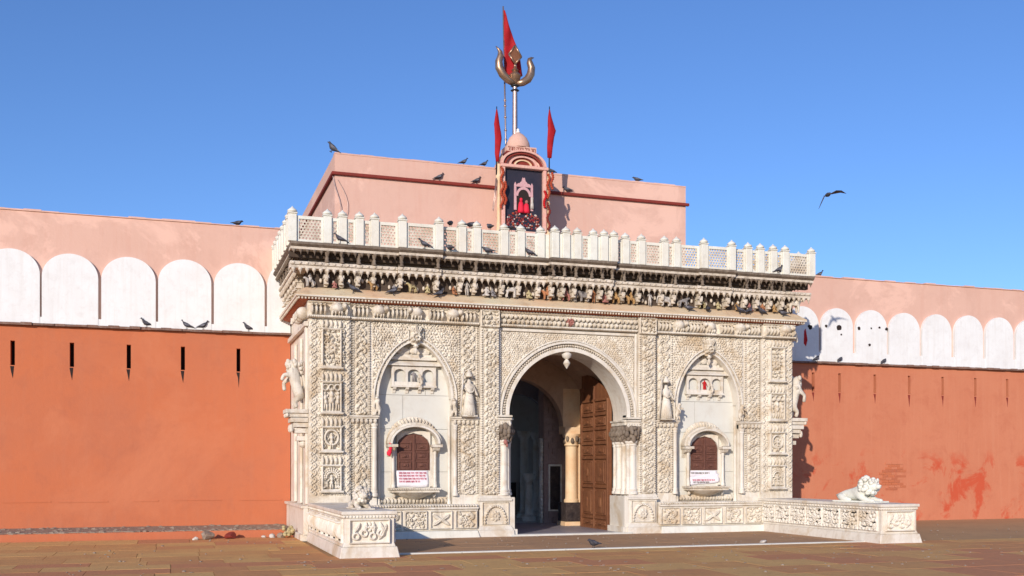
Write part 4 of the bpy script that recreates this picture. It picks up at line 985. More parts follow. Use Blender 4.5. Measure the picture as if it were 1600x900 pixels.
for xx, hh, w in ((cx-.075, .40, .085), (cx+.075, .34, .085)):
    q = MB(); q.lathe(xx, yb-.02, [(w*1.1, 8.18), (w, 8.26), (w*.8, 8.18+hh*.55), (w*.55, 8.18+hh*.72)], 10, PI, 2*PI); q.build('red_robe', 'hotred', P_, True)
    q = MB(); q.ball(xx, yb-.04, 8.18+hh*.84, .045, .03, .055, 8, 6); q.build('face', 'hotred' if xx < cx else 'rose', P_, True)
q = MB(); q.lathe(cx+.235, yb-.02, [(.05, 8.3), (.045, 8.4), (.03, 8.5), (.035, 8.6)], 8, PI, 2*PI); q.build('white_attendant', 'chalk', P_, True)
for m, n, seed in (('maroon', 60, 1), ('darkred', 40, 2), ('chalk', 26, 3), ('rose', 22, 4), ('garland', 18, 5)):
    r_ = random.Random(seed); q = MB()
    for i in range(n): 
        x = r_.uniform(-.21, .72); zt = 8.25-.9*abs(x-cx)**2; z = r_.uniform(7.78, max(7.9, zt)); 
        if m == 'chalk' and abs(x-cx) < .1: z = min(z, 8.1)
        q.ball(x, yb-.01, z, r_.uniform(.015, .04), .02, r_.uniform(.012, .03), 5, 4)
    q.build('offerings', m, P_, kind='stuff')

# trident
T = thing('trident', 'tall brass trident on a slender pole above the shrine', 'trident')
def TX(px): return .16+(px-801)*.0173
def TZ(py): return 11.72+(132-py)*.0168
yt = 4.4; sc = 1.0
mb = MB(); mb.lathe(.20, yt, [(.11, 6.1), (.085, 6.3), (.075, 9.5), (.068, 11.35), (.065, 11.68)], 12); shade(mb.build('pole', 'pole', T))
mb = MB()
for z in (11.56, 11.68): mb.lathe(.20, yt, [(.07, z-.03), (.12, z), (.07, z+.03)], 12)
mb.build('collar', 'black', T, True)
mb = MB(); mb.lathe(.20, yt, [(.05, 11.70), (.07, 11.76), (.14, 11.86), (.17, 11.95), (.11, 12.02), (.06, 12.06), (.10, 12.10), (.04, 12.16), (.025, 12.22)], 12); shade(mb.build('socket', 'gold', T))
for side, L in ((-1, [(800, 131), (790, 126), (781, 118), (775.5, 108), (775, 98), (777.5, 90), (777, 83), (774, 79), (770, 75)]), (1, [(804, 131), (814, 127), (822, 121), (827, 112), (828, 102), (825, 94), (825, 89), (828, 86.5), (832, 85.5)])):
    mb = MB(); rs = [.075, .10, .11, .11, .10, .085, .06, .033, .008]; n = len(L); pts = [(TX(x)+.04, yt, TZ(y)) for x, y in L]
    mb.tube(pts, [(r, r) for r in rs], 10); ob = mb.build('prong', 'gold', T, True)
mb = MB(); c = [(802.5, 70), (792.5, 85), (802.5, 99), (812.5, 87)]; c = [(TX(x)+.02, yt, TZ(y)) for x, y in c]
for p, q in zip(c, c[1:]+c[:1]): mb.bar(p, q, .028, n=6)
mb.bar((c[2][0], yt, c[2][2]-.10), c[2], .05, .03); mb.build('middle_prong', 'gold', T, True)
mb = MB(); mb.prism([(p[0]*.86+.20*.14, p[2]*.86+12.52*.14) for p in c], yt-.004, yt+.004, 'y'); mb.build('diamond_plate', 'wood', T)
# flags
def flagcloth(name, rows, y, parent, m='flag', n=9, wav=.05):
    vs = []; 
    for j, (xa, xb, z) in enumerate(rows):
        for i in range(n):
            t = i/(n-1); vs.append((xa+(xb-xa)*t, y+wav*t*math.sin(t*5+j*.55)+.02*math.sin(j*.9), z-.06*t*math.sin(j*.5)))
    fs = [(j*n+i, j*n+i+1, (j+1)*n+i+1, (j+1)*n+i) for j in range(len(rows)-1) for i in range(n-1)]
    o = MB().add(vs, fs).build(name, m, parent, True); md = o.modifiers.new('thick', 'SOLIDIFY'); md.thickness = .008; return o
F1 = thing('flag', 'large red pennant flag rising behind the trident', 'flag')
mb = MB(); mb.bar((.10, 4.62, 6.1), (-.06, 4.62, 13.86), .032, .02, 8); 
for z in (10.3, 10.55, 10.9, 11.2, 11.35): t = (z-6.1)/7.76; mb.ball(.10-.16*t, 4.62, z, .045, .045, .03)
mb.build('flag_pole', 'pole', F1, True)
rows = []
for j in range(19):
    z = 13.74-1.80*j/18; xp = -.06+.16*(13.86-z)/7.76
    t = j/18; xr = xp+.02+(.54*(t**.80)) if t < .9 else xp+.44-(t-.9)*1.3
    rows.append((xp, xr+.06*math.sin(t*9)*t*.3, z))
flagcloth('flag_cloth', rows, 4.60, F1)
def limp(label, x, zt, zb, outl):
    Fg = thing('flag', label, 'flag', 'small red flags beside the shrine'); mb = MB(); mb.bar((x, 3.86, 9.1), (x+.01, 3.86, zt+.08), .018, .012, 6); mb.build('flag_pole', 'black', Fg, True)
    mb = MB(); pts = []; rs = []
    for (xa, xb, z) in outl: pts.append(((xa+xb)/2, 3.84, z)); rs.append((max(.006, (xb-xa)/2), max(.006, (xb-xa)*.22)))
    # rings with folds
    n = 14; vs = []; 
    for j, ((xa, xb, z)) in enumerate(outl):
        for k in range(n): a = 2*PI*k/n; rr = 1+.22*math.sin(3*a+j*.8); vs.append(((xa+xb)/2+(xb-xa)/2*math.cos(a)*rr*.95, 3.84+(xb-xa)*.28*math.sin(a)*rr, z))
    L = len(outl); MB().add(vs, [(j*n+k, j*n+(k+1) % n, (j+1)*n+(k+1) % n, (j+1)*n+k) for j in range(L-1) for k in range(n)]+[tuple(range(n)), tuple((L-1)*n+k for k in range(n))]).build('flag_cloth', 'flag', Fg, True)
limp('small red flag hanging limp on the left of the shrine', -.49, 10.80, 9.5, [(-.50, -.47, 10.80), (-.53, -.44, 10.62), (-.57, -.42, 10.42), (-.56, -.38, 10.22), (-.54, -.36, 10.05), (-.53, -.38, 9.85), (-.53, -.40, 9.65), (-.51, -.42, 9.45)])
limp('small red flag hanging limp on the right of the shrine', .97, 10.96, 9.67, [(.96, .99, 10.95), (.93, 1.03, 10.75), (.91, 1.09, 10.55), (.91, 1.14, 10.40), (.91, 1.09, 10.22), (.91, 1.06, 9.95), (.92, 1.04, 9.68)])
o = MB(); o.tube([(-.52, 3.8, 9.0), (-.56, 3.78, 8.6), (-.62, 3.78, 8.2), (-.60, 3.78, 8.15), (-.54, 3.78, 8.5), (-.5, 3.8, 9.0)], .010, 5); tag(o.build('hanging_rope', 'pole', None, True), 'thin rope loop dangling left of the shrine over the pink wall', 'rope')

# ------------------------------------------------------------ stone statues
def human_sk(h=1.0, arms='side'):
    v = [(0, 0, .50), (0, 0, .62), (0, 0, .76), (0, 0, .84), (0, -.005, .93), (.06, 0, .48), (.07, -.01, .26), (.07, 0, .04), (.07, -.06, .02), (-.06, 0, .48), (-.07, -.01, .26), (-.07, 0, .04), (-.07, -.06, .02),
         (.11, 0, .76), (.17, 0, .62), (.20, -.06, .52), (-.11, 0, .76), (-.18, -.02, .66), (-.19, -.09, .76)]
    e = [(0, 1), (1, 2), (2, 3), (3, 4), (0, 5), (5, 6), (6, 7), (7, 8), (0, 9), (9, 10), (10, 11), (11, 12), (2, 13), (13, 14), (14, 15), (2, 16), (16, 17), (17, 18)]
    r = [.085, .07, .085, .035, .062, .065, .045, .03, .025, .065, .045, .03, .025, .04, .03, .022, .04, .03, .022]
    return [tuple(c*h for c in p) for p in v], e, [q*h for q in r]
def seated_sk(h):
    v = [(0, 0, .12), (0, 0, .32), (0, 0, .52), (0, 0, .63), (0, -.02, .78), (.12, -.12, .12), (.26, -.22, .08), (.10, -.30, .06), (-.12, -.12, .12), (-.26, -.22, .08), (-.10, -.32, .06), (.16, 0, .52), (.24, -.06, .34), (.16, -.20, .24), (-.16, 0, .52), (-.24, -.08, .36), (-.14, -.22, .42)]
    e = [(0, 1), (1, 2), (2, 3), (3, 4), (0, 5), (5, 6), (6, 7), (0, 8), (8, 9), (9, 10), (2, 11), (11, 12), (12, 13), (2, 14), (14, 15), (15, 16)]
    r = [.15, .12, .13, .06, .10, .09, .07, .05, .09, .07, .05, .06, .05, .04, .06, .05, .04]
    return [tuple(c*h for c in p) for p in v], e, [q*h for q in r]
def beast_sk(h, head=1.0, trunk=False):           # standing four-legged animal facing -x
    v = [(0, 0, .60), (-.28, 0, .62), (-.42, 0, .78), (-.58, 0, .86), (-.74, 0, .78), (.28, 0, .60), (-.28, .12, .35), (-.28, .13, .04), (-.28, -.12, .35), (-.30, -.13, .04), (.28, .12, .36), (.33, .13, .20), (.28, .13, .04), (.28, -.12, .36), (.33, -.13, .20), (.28, -.13, .04), (.42, 0, .55), (.50, 0, .30)]
    e = [(0, 1), (1, 2), (2, 3), (3, 4), (0, 5), (1, 6), (6, 7), (1, 8), (8, 9), (5, 10), (10, 11), (11, 12), (5, 13), (13, 14), (14, 15), (5, 16), (16, 17)]
    r = [.17, .18, .13*head, .13*head, .07, .17, .07, .05, .07, .05, .09, .06, .05, .09, .06, .05, .03, .02]
    if trunk: v += [(-.80, 0, .55), (-.82, 0, .25)]; e += [(4, 18), (18, 19)]; r += [.05, .03]; r[0] = .24; r[1] = .24; r[5] = .24; r[3] = .17
    return [tuple(c*h for c in p) for p in v], e, [q*h for q in r]
def rider_sk(h):
    v, e, r = beast_sk(h*.72); n = len(v); a = [(0, 0, .60), (0, 0, .78), (0, 0, .86), (0, 0, .95), (-.1, .12, .72), (-.1, -.12, .72), (0, .13, .45), (0, -.13, .45)]
    v += [tuple(c*h for c in p) for p in a]; e += [(0, n), (n, n+1), (n+1, n+2), (n+2, n+3), (n+1, n+4), (n+1, n+5), (n, n+6), (n, n+7)]; r += [q*h for q in (.09, .085, .04, .06, .035, .035, .045, .045)]
    return v, e, r
def lion_sk():          # lying lion, head towards -y, forepaws stretched out
    v = [(0, .30, .17), (0, .05, .19), (0, -.16, .24), (0, -.28, .33), (0, -.40, .36), (0, -.52, .32), (.11, .40, .12), (.17, .22, .06), (.17, .05, .04), (-.11, .40, .12), (-.17, .22, .06), (-.17, .05, .04), (.12, -.14, .12), (.13, -.34, .045), (.12, -.52, .035), (-.12, -.14, .12), (-.13, -.34, .045), (-.12, -.52, .035), (0, .46, .10), (.16, .50, .05), (.26, .30, .04)]
    e = [(0, 1), (1, 2), (2, 3), (3, 4), (4, 5), (0, 6), (6, 7), (7, 8), (0, 9), (9, 10), (10, 11), (2, 12), (12, 13), (13, 14), (2, 15), (15, 16), (16, 17), (0, 18), (18, 19), (19, 20)]
    r = [.16, .15, .16, .14, .12, .075, .12, .07, .045, .12, .07, .045, .09, .06, .045, .09, .06, .045, .04, .028, .03]
    return v, e, r
def lying_lion(label, x, y, z, rot=0, sc=1.0, m='white_paint'):
    T = thing('lion_statue', label, 'lion statue', 'lying marble lions on the wing walls', (x, y, z)); T.rotation_euler.z = rot; T.scale = (sc, sc*1.05, sc)
    v, e, r = lion_sk(); skin('body', v, e, r, m, T, 1)
    q = MB(); r_ = random.Random(5)
    for i in range(70):
        a = r_.uniform(0, 2*PI); t = r_.uniform(0, 1); rr = .12+.085*math.sin(PI*min(1, t*1.1)); yy = -.12-.28*t
        q.ball(rr*math.cos(a), yy, .33+rr*math.sin(a)*1.05, .05, .06, .05, 6, 4)
    q.ball(0, -.26, .32, .155, .14, .17, 12, 8); q.build('mane', m, T, True)
    q = MB(); q.ball(-.05, -.47, .41, .02, .02, .02); q.ball(.05, -.47, .41, .02, .02, .02); q.ball(0, -.50, .34, .07, .07, .055, 8, 6); q.ball(0, -.56, .36, .03, .025, .02); q.ball(.11, -.40, .47, .04, .03, .05); q.ball(-.11, -.40, .47, .04, .03, .05); q.build('eyes_nose_ears', m, T, True)
    MB().box(-.22, .22, -.60, .52, 0, .035).build('statue_slab', m, T, bevel=.006)
    return T
lying_lion('white marble lion lying on the right wing wall', 5.30, -3.25, .782, R(10), .98, 'white')
lying_lion('worn cream marble lion lying on the left wing wall', -5.35, -3.55, .782, R(4), .72, 'carved')
def vyala_sk():
    v = [(0, 0, .32), (.02, 0, .52), (.0, 0, .70), (-.03, 0, .82), (-.08, 0, .90), (-.20, 0, .86), (.09, .09, .24), (-.02, .10, .14), (.03, .10, .02), (.09, -.09, .24), (-.02, -.10, .14), (.03, -.10, .02), (-.08, .10, .62), (-.20, .11, .52), (-.18, .11, .36), (-.10, -.10, .66), (-.22, -.11, .66), (-.26, -.11, .54), (.12, 0, .3), (.19, 0, .5), (.15, 0, .68)]
    e = [(0, 1), (1, 2), (2, 3), (3, 4), (4, 5), (0, 6), (6, 7), (7, 8), (0, 9), (9, 10), (10, 11), (2, 12), (12, 13), (13, 14), (2, 15), (15, 16), (16, 17), (0, 18), (18, 19), (19, 20)]
    r = [.13, .11, .13, .11, .115, .06, .085, .05, .045, .085, .05, .045, .06, .04, .04, .06, .04, .04, .035, .03, .035]
    return v, e, r
for sg, side in ((-1, 'left'), (1, 'right')):
    T = thing('rearing_lion_statue', 'rearing stone lion on the corbel at the %s flank of the gateway' % side, 'lion statue', 'rearing lions on the gateway flanks', (sg*6.05, .24, 2.722)); T.rotation_euler.z = 0 if sg < 0 else PI; T.scale = (1.08, 1.1, 1.08)
    v, e, r = vyala_sk(); skin('body', v, e, r, 'carved', T, 1)
    q = MB(); r_ = random.Random(2)
    for i in range(30): a = r_.uniform(0, 2*PI); t = r_.random(); q.ball(.0+.13*math.cos(a), .12*math.sin(a), .68+.25*t, .045, .045, .05, 5, 4)
    q.build('mane', 'carved', T, True)
    T = thing('guardian_statue', 'standing stone guardian with a staff on the ledge between %s niche and door' % side, 'statue', 'guardian statues beside the niches', (sg*2.37, -.12, 2.612)); 
    v, e, r = human_sk(.88); skin('body', v, e, r, 'carved', T, 1)
    q = MB(); q.lathe(0, 0, [(.075, .86), (.09, .89), (.05, .95), (.01, 1.02)], 8); q.build('crown', 'carved', T, True)
    q = MB(); q.bar((-.22, -.09, 0), (-.15, -.09, .95), .018); q.build('staff', 'carved', T, True)
    q = MB(); q.lathe(0, .0, [(.15, .02), (.13, .18), (.11, .40), (.09, .46)], 10); q.build('robe', 'carved', T, True)
    q = MB(); 
    for k in range(10): a_ = PI+PI*(k+.5)/10; q.bar((.14*math.cos(a_), .14*math.sin(a_), .03), (.085*math.cos(a_), .085*math.sin(a_), .45), .014, .009); q.ball(.10*math.cos(a_), .09*math.sin(a_)-.01, .62-.10*math.sin(PI*(k+.5)/10), .018)
    q.build('robe_folds_and_necklace', 'carved', T, True)
    MB().box(-.17, .17, -.12, .12, -.0, .03).build('statue_base', 'carved', T, bevel=.004)
    for x, w in ((4.37, 'outer'), (2.70, 'inner')):
        T = thing('bracket_lion', 'small rearing lion at the %s foot of the %s niche arch' % (w, side), 'lion carving', 'small lions at the feet of the niche arches', (sg*x, -.10, 2.612)); T.scale = (.42,)*3; T.rotation_euler.z = PI/2+(.5 if x*sg > 0 else -.5)
        v, e, r = vyala_sk(); skin('body', v, e, r, 'carved', T, 1)
for xc, m, s in ((-3.53, 'grey', 'dark grey statuette standing in the balcony of the left niche'), (3.53, 'red', 'statuette wrapped in red cloth in the balcony of the right niche')):
    T = thing('statuette', s, 'statuette', None, (xc, .17, 3.282)); v, e, r = human_sk(.33); skin('body', v, e, r, m, T, 1)
    T = thing('parrot_carving', 'stone bird perched on the little balcony of the %s niche' % ('left' if xc < 0 else 'right'), 'bird carving', None, (xc+.13, .06, 3.26)); v, e, r = vyala_sk(); skin('body', v, e, r, 'carved', T, 1); T.scale = (.28,)*3
# painted figures along the eave ledge
proto = {}
def figure(kind, x, m, label, h, z=5.235, d=.13, rot=0):
    sk_ = dict(stand=human_sk, sit=seated_sk, rider=rider_sk, beast=beast_sk, elephant=lambda h: beast_sk(h, 1.2, True))[kind]
    v, e, r = sk_(h); T = skin('eave_figure', v, e, r, m, None, 1); T.location = (x, -d, z); T.rotation_euler.z = rot; tag(T, label, 'figurine', 'painted figures along the eave ledge'); return T
FIG = [('rider', -5.78, 'chalk', 'pale rider on horseback at the left corner of the eave ledge', .30, .4), ('sit', -5.28, 'rose', 'rose painted crouching figure, second from the left end of the eave ledge', .20, 0), ('beast', -4.45, 'ochre', 'ochre animal on the eave ledge left of the left bay', .20, .2), ('sit', -4.02, 'grey', 'grey hunched figure on the eave ledge at the left edge of the left bay', .20, 0),
       ('beast', -3.62, 'lemon', 'pale yellow lying animal in the middle of the left bay of the eave', .22, .3), ('sit', -3.30, 'lemon', 'pale yellow seated figure right of the yellow animal in the left bay', .22, 0), ('sit', -2.72, 'saffron', 'orange seated figure leaning on the ledge right of the left bay', .24, .5), ('stand', -2.42, 'chalk', 'white standing figure on the ledge between left bay and centre', .33, 0),
       ('sit', -1.98, 'chalk', 'white kneeling figure in the group left of the white lion', .28, -.4), ('sit', -1.84, 'grey', 'grey kneeling figure beside the white kneeling one', .24, .4), ('beast', -1.42, 'chalk', 'white lion striding on the eave ledge left of centre', .30, PI), ('sit', -1.00, 'lemon', 'yellow seated figure directly right of the white lion', .26, 0),
       ('rider', -.56, 'saffron', 'orange rider on horseback left of the doorway axis', .33, 0), ('rider', -.12, 'rose', 'rose painted rider above the doorway centre', .33, 0), ('stand', .10, 'chalk', 'white standing figure just right of the rose rider', .30, 0), ('elephant', .33, 'grey', 'grey elephant above the right half of the doorway', .27, 0), ('stand', .55, 'saffron', 'orange standing figure behind the grey elephant', .30, 0),
       ('sit', .82, 'rose', 'rose seated figure at the right edge of the middle bay', .28, 0), ('rider', 1.10, 'ochre', 'ochre rider on horseback right of the middle bay', .32, 0), ('rider', 1.48, 'ochre', 'second ochre rider, right of the first ochre rider', .31, 0), ('stand', 1.95, 'chalk', 'white standing figure left of the grey pair on the right', .32, 0), ('elephant', 2.36, 'chalk', 'white elephant in the crowded group between middle and right bay', .28, 0),
       ('beast', 2.80, 'grey', 'grey striding animal left of the right bay', .26, PI), ('beast', 3.30, 'lemon', 'pale yellow animal in the left half of the right bay', .22, 0), ('sit', 3.72, 'lemon', 'pale yellow seated figure in the right half of the right bay', .24, 0), ('sit', 4.22, 'ochre', 'ochre seated figure, first to the right of the right bay', .25, 0), ('sit', 4.57, 'rose', 'rose seated figure between two ochre ones near the right end', .25, 0),
       ('sit', 4.92, 'saffron', 'orange seated figure third from the right end of the eave ledge', .25, 0), ('sit', 5.24, 'ochre', 'ochre seated figure second from the right end of the eave ledge', .25, 0), ('beast', 5.78, 'carved', 'stone horse with arched neck at the right corner of the eave ledge', .40, PI)]
for k, x, m, lb, h, rot in FIG: figure(k, x, m, lb, h, rot=rot)
for i, y in enumerate((.6, 1.3, 2.0, 2.8, 3.5)):
    v, e, r = seated_sk(.28); T = skin('eave_figure', v, e, r, 'pendant', None, 1); T.location = (-5.96, y, 5.235); T.rotation_euler.z = -PI/2
    tag(T, ['stone seated figure nearest the corner on the left flank of the eave', 'second stone seated figure back along the left flank of the eave', 'middle stone seated figure on the left flank of the eave', 'fourth stone seated figure back along the left flank of the eave', 'hindmost stone seated figure on the left flank of the eave'][i], 'figurine', 'stone figures on the left flank of the eave')

# ------------------------------------------------------------ pigeons
def loft(rings, n=10):
    vs = []
    for (x, z, ry, rz) in rings:
        for k in range(n): a = 2*PI*k/n; vs.append((x, ry*math.cos(a), z+rz*math.sin(a)))
    L = len(rings); return vs, [(j*n+k, j*n+(k+1) % n, (j+1)*n+(k+1) % n, (j+1)*n+k) for j in range(L-1) for k in range(n)]+[tuple(range(n))[::-1], tuple((L-1)*n+k for k in range(n))]
def pigeon_meshes(up):
    mb = MB()
    if up: rg = [(-.20, .045, .022, .006), (-.13, .070, .032, .012), (-.08, .095, .045, .034), (-.02, .115, .055, .052), (.04, .135, .053, .058), (.075, .165, .038, .042), (.092, .200, .026, .028), (.100, .225, .026, .026), (.118, .232, .020, .018), (.138, .228, .006, .006), (.155, .222, .002, .002)]
    else: rg = [(-.19, .075, .022, .006), (-.12, .080, .034, .014), (-.07, .088, .050, .036), (-.01, .095, .058, .056), (.05, .105, .054, .056), (.085, .128, .036, .040), (.105, .150, .026, .028), (.125, .155, .024, .024), (.142, .152, .012, .012), (.165, .146, .002, .002)]
    mb.add(*loft(rg)); 
    for s in (-1, 1):
        mb.bar((0, s*.02, .07), (.005, s*.022, .0), .006, n=4); mb.bar((-.01, s*.022, .004), (.035, s*.022, .004), .005, n=4)
    a = mb.mesh('pigeon', True)
    mb = MB()
    for s in (-1, 1):
        mb.add([( .06, s*.052, .13), (.03, s*.064, .155 if up else .135), (-.06, s*.058, .130 if up else .115), (-.17, s*.018, .075 if up else .085), (-.09, s*.056, .085 if up else .075), (.02, s*.066, .10 if up else .085)], [(0, 1, 2, 3, 4, 5)])
    w = mb.mesh('wing', True); return a, w
PG = [pigeon_meshes(True), pigeon_meshes(False)]
for a, w in PG: a.materials.append(M['pigeon']); w.materials.append(M['pigeonlight'])
NP = [0]
def pigeon(x, y, z, rot, label, up=0, sc=.92, group='dark pigeons perched on the walls and gateway', roll=0):
    T = bpy.data.objects.new('pigeon', PG[up][0]); COL.objects.link(T); tag(T, label, 'pigeon', group)
    q = bpy.data.objects.new('wing_pair', PG[up][1]); COL.objects.link(q); q.parent = T
    T.location = (x, y, z); T.rotation_euler = (0, roll, R(rot)); T.scale = (sc,)*3; return T
for a in [(-7.01, 3.5, 7.20, 20, 'lone pigeon on the top edge of the pink wall, far left', 1), (-9.04, 3.22, 4.685, 200, 'pigeon on the ledge of the orange wall, furthest left of all', 0), (-8.16, 3.22, 4.685, 170, 'left bird of the pair on the left wall ledge', 0), (-7.80, 3.22, 4.685, -10, 'right bird of the pair on the left wall ledge', 0), (-6.79, 3.22, 4.685, 200, 'pigeon on the left wall ledge closest to the gateway', 0),
          (-1.02, 5.1, 9.64, 10, 'pigeon on the pink roof edge, left of the shrine', 0), (-.44, 5.1, 9.64, 20, 'pigeon on the pink roof edge right beside the left flag', 0), (1.50, 5.1, 9.64, 190, 'pigeon on the pink roof edge right of the right flag', 1), (4.11, 5.1, 9.64, 160, 'lone pigeon near the right end of the pink roof edge', 1),
          (-1.74, 4.955, 9.13, 0, 'pigeon on the red string course, left one of two', 0), (-.70, 4.955, 9.13, 10, 'pigeon on the red string course close to the shrine', 0), (1.92, 4.955, 9.13, 170, 'pigeon on the red string course right of the shrine', 1),
          (-2.84, -.30, 6.65, 60, 'pigeon on the parapet top, leftmost of the row left of the shrine', 1), (-2.40, -.30, 6.65, 30, 'pigeon on the parapet top, second of the row left of the shrine', 1), (-1.95, -.30, 6.65, 100, 'plump pigeon on the parapet top, third of the row left of the shrine', 1), (-1.48, -.30, 6.65, 80, 'pigeon on the parapet top just below the left edge of the picture', 1),
          (-5.20, -.36, 6.117, 180, 'pigeon on the cornice slab near the left end', 0), (-3.44, -.44, 6.117, 170, 'pigeon on the cornice slab in front of the left bay', 0), (-2.86, -.37, 6.117, 110, 'pigeon in the shadow just right of the left bay', 1), (-2.02, -.36, 6.117, 160, 'pigeon with raised head on the cornice slab below the shrine left side', 1), (-1.07, -.36, 6.117, 175, 'pigeon on the cornice slab left of the middle bay', 0), (5.22, -.36, 6.117, 10, 'pigeon on the cornice slab near the right end', 0),
          (-6.17, 3.6, 6.117, 90, 'pigeon at the rear of the left flank cornice', 1), (9.07, 3.5, 6.93, 0, 'pigeon on top of the right wall beside the parapet', 0),
          (-4.90, -.20, 5.14, 180, 'pigeon on the eave board below the left bay, left one', 0), (-4.05, -.20, 5.14, 0, 'pigeon on the eave board under the left edge of the left bay', 0), (-3.05, -.20, 5.14, 20, 'pigeon on the eave board under the right edge of the left bay', 0), (2.93, -.20, 5.14, 120, 'pigeon on the eave board left of the right bay', 1), (3.42, -.20, 5.14, 60, 'pigeon on the eave board under the right bay', 1), (4.27, -.20, 5.14, 180, 'pigeon on the eave board, leftmost of the row near the right end', 0), (4.52, -.20, 5.14, 30, 'pigeon on the eave board, second of the row near the right end', 0), (4.86, -.20, 5.14, 190, 'pigeon on the eave board, third of the row near the right end', 0), (5.46, -.20, 5.14, 120, 'pigeon on the eave board, last of the row near the right end', 1),
          (8.78, 3.22, 4.49, 20, 'pigeon on the right wall ledge nearest the gateway', 0), (9.56, 3.22, 4.49, 30, 'pigeon on the right wall ledge below the second white arch', 0), (11.05, 3.22, 4.49, 25, 'pigeon on the right wall ledge below the third white arch', 0)]:
    pigeon(*a)
pigeon(-4.58, 5.1, 9.66, 155, 'pigeon stretching at the left corner of the pink roof', 1, 1.3, roll=-.5)
tg = pigeon(-1.08, -3.99, .02, 200, 'grey pigeon standing on the paving in front of the doorway', 1, 1.0, None)
# flying bird
fb = thing('flying_bird', 'dark bird flying with spread wings against the blue sky on the right', 'bird', None, (5.42, -2.0, 7.6)); fb.rotation_euler = (.1, .15, R(-105)); fb.scale = (1.15,)*3
mb = MB(); mb.add(*loft([(-.17, .0, .03, .005), (-.10, .0, .022, .012), (-.05, .0, .038, .032), (.02, .005, .045, .042), (.08, .01, .032, .032), (.12, .015, .024, .024), (.145, .012, .012, .010), (.165, .008, .002, .002)])); mb.build('body', 'pigeon', fb, True)
def wing_(s, pts, th=.006):
    q = MB(); q.add([(x, y, z) for x, y, z in pts], [tuple(range(len(pts)))]); o = q.build('wing', 'pigeon', fb); md = o.modifiers.new('t', 'SOLIDIFY'); md.thickness = th
wing_(1, [(.06, .03, .02), (.09, .14, .07), (.07, .25, .06), (.0, .37, .0), (-.02, .26, .03), (-.05, .13, .04), (-.05, .03, .01)])
wing_(-1, [(.06, -.03, .02), (.10, -.10, -.03), (.08, -.15, -.13), (.02, -.20, -.25), (-.01, -.14, -.14), (-.04, -.08, -.04), (-.05, -.03, .01)])

# ------------------------------------------------------------ banners, cloth, rubble
def banner(label, x0, x1, z0, z1, y, tilt, rows, seed, ink='ink'):
    T = thing('banner', label, 'banner'); n = 14; mrows = 6; vs = []
    for j in range(mrows):
        for i in range(n):
            u, v = i/(n-1), j/(mrows-1); vs.append((x0+(x1-x0)*u+.01*math.sin(v*5), y-.006*math.sin(u*9+v*3)-.004, z0+(z1-z0)*v+tilt*u+.008*math.sin(u*7)*(1-v)))
    o = MB().add(vs, [(j*n+i, j*n+i+1, (j+1)*n+i+1, (j+1)*n+i) for j in range(mrows-1) for i in range(n-1)]).build('banner_sheet', 'banner', T, True); md = o.modifiers.new('t', 'SOLIDIFY'); md.thickness = .003
    rn = random.Random(seed); w = x1-x0
    for (u0, u1, vz, h, k) in rows:
        t = script(x0+w*u0, x0+w*u1, z0+(z1-z0)*vz, h, y-.014, rn, k, T)
    return T
banner('pinkish white banner with four lines of red lettering below the left niche window', -3.90, -3.20, 1.09, 1.445, .18, 0, [(.06, .92, .80, .040, 'ink'), (.06, .92, .63, .040, 'ink'), (.06, .92, .45, .040, 'ink'), (.06, .72, .28, .040, 'ink')], 4)
B2 = banner('crumpled banner with two lines of pink lettering below the right niche window', 3.14, 3.93, 1.09, 1.30, .172, .07, [(.08, .85, .50, .040, 'ink'), (.10, .68, .25, .040, 'inkdark')], 9)
B3 = banner('narrow cream banner with dark lettering half hidden behind the pink one', 3.12, 3.88, 1.30, 1.44, .182, .0, [(.06, .72, .45, .038, 'inkdark')], 12)
mb = MB(); n = 10; vs = []
for j, (w, z) in enumerate([(.01, 2.04), (.03, 2.01), (.05, 1.96), (.03, 1.90), (.05, 1.84), (.04, 1.78), (.01, 1.75)]):
    for k in range(n): a = 2*PI*k/n; rr = 1+.25*math.sin(3*a+j); vs.append((-4.08+.02*math.sin(j)+w*math.cos(a)*rr, .0+w*.6*math.sin(a)*rr, z))
mb.add(vs, [(j*n+k, j*n+(k+1) % n, (j+1)*n+(k+1) % n, (j+1)*n+k) for j in range(6) for k in range(n)]+[tuple(range(n)), tuple(60+k for k in range(n))]); tag(mb.build('red_cloth', 'hotred', None, True), 'knotted red cloth hanging at the left side of the left niche window', 'cloth')
mb = MB(); mb.ball(-1.56, -.2, 2.07, .05, .04, .06, 7, 5); mb.ball(-1.53, -.2, 2.0, .03, .03, .05, 6, 4); tag(mb.build('red_cloth', 'rose', None, True), 'faded pink rag tied under the left door capital', 'cloth')
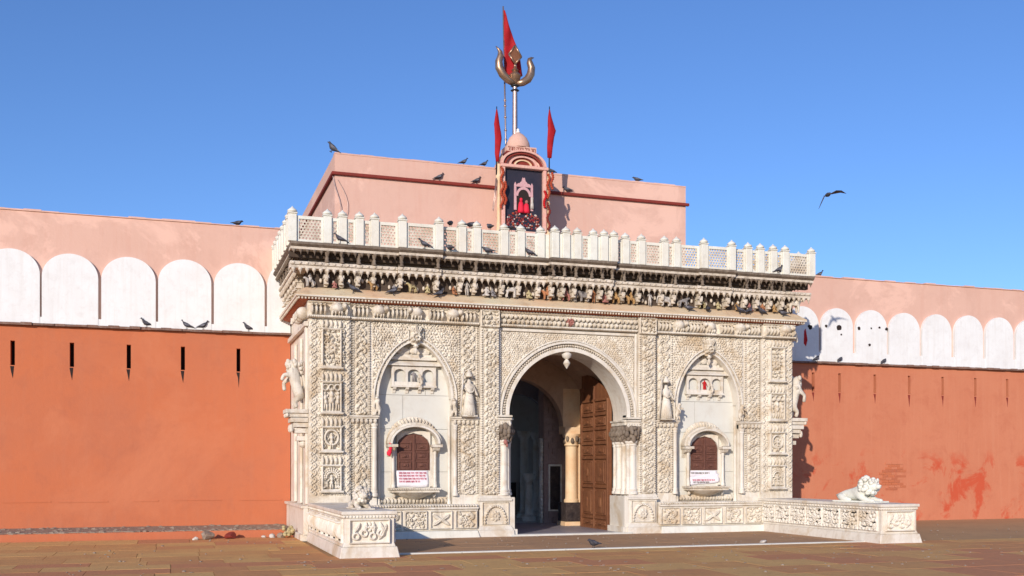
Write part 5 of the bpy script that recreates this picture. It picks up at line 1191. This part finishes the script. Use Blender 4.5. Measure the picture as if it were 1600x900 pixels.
def rock(x, y, s, m, label, seed, sq=.75, nm='rock'):
    bm = bmesh.new(); bmesh.ops.create_icosphere(bm, subdivisions=2, radius=s); r_ = random.Random(seed); off = [Vector((r_.uniform(-1, 1), r_.uniform(-1, 1), r_.uniform(-1, 1))).normalized() for _ in range(7)]
    for v in bm.verts:
        for o_ in off:
            d = v.co.dot(o_)-s*.62
            if d > 0: v.co -= o_*d
        v.co.z *= sq
    me = bpy.data.meshes.new(nm); bm.to_mesh(me); bm.free(); o = link(nm, me, m); o.location = (x, y, s*sq*.55); tag(o, label, 'stone'); return o
rock(-7.78, .98, .17, 'rubble', 'pale grey broken stone on the ground against the left wall', 1); rock(-7.30, 1.05, .14, 'darkred', 'red painted stone lying right of the grey stone by the left wall', 2)
rock(-8.02, .82, .07, 'chalk', 'small white chip left of the grey stone', 5); rock(-6.42, 1.12, .08, 'chalk', 'small pale stone left of the yellow flower heap', 6); rock(-6.62, 1.1, .06, 'chalk', 'smallest pale stone, furthest left in the heap by the gateway corner', 7)
rock(-6.25, 1.02, .10, 'rubble', 'grey stone in the heap against the gateway corner', 8)
mb = MB(); r_ = random.Random(9)
for i in range(26): mb.ball(-6.10+r_.uniform(-.12, .10), 1.02+r_.uniform(-.1, .12), .05+r_.random()*.2, .045, .045, .04, 6, 4)
tag(mb.build('flower_heap', 'lemon', None, True), 'small heap of yellow flowers by the foot of the left gateway corner', 'flowers')
rock(2.76, -3.6, .09, 'chalk', 'white pebble lying on the apron near the marble line', 11, .55)
rock(8.3, -6.2, .04, 'chalk', 'tiny white chip on the paving at the far right', 12, .6)
mb = MB(); r_ = random.Random(21)
for i in range(260):
    x = r_.uniform(-10, 11); y = r_.uniform(-9, 1.1)
    if -6 < x < 6 and y > -4.6: continue
    s = r_.uniform(.008, .026); mb.ball(x, y, .006, s*1.4, s, s*.7, 5, 3)
for i in range(90):
    x = r_.uniform(-4.6, 4.6); y = r_.uniform(-3.8, -.4); s = r_.uniform(.006, .02); mb.ball(x, y, .012, s*1.4, s, s*.7, 5, 3)
for i in range(120):
    x = r_.uniform(-9, 10); y = r_.uniform(-8.5, -4.8); s = r_.uniform(.01, .03); mb.ball(x, y, .004, s*1.6, s, .006, 6, 3)
g = mb.build('grit', 'rubble', None, kind='stuff'); g['label'] = 'fine stone chips and grain scattered over the paving'; g['category'] = 'grit'
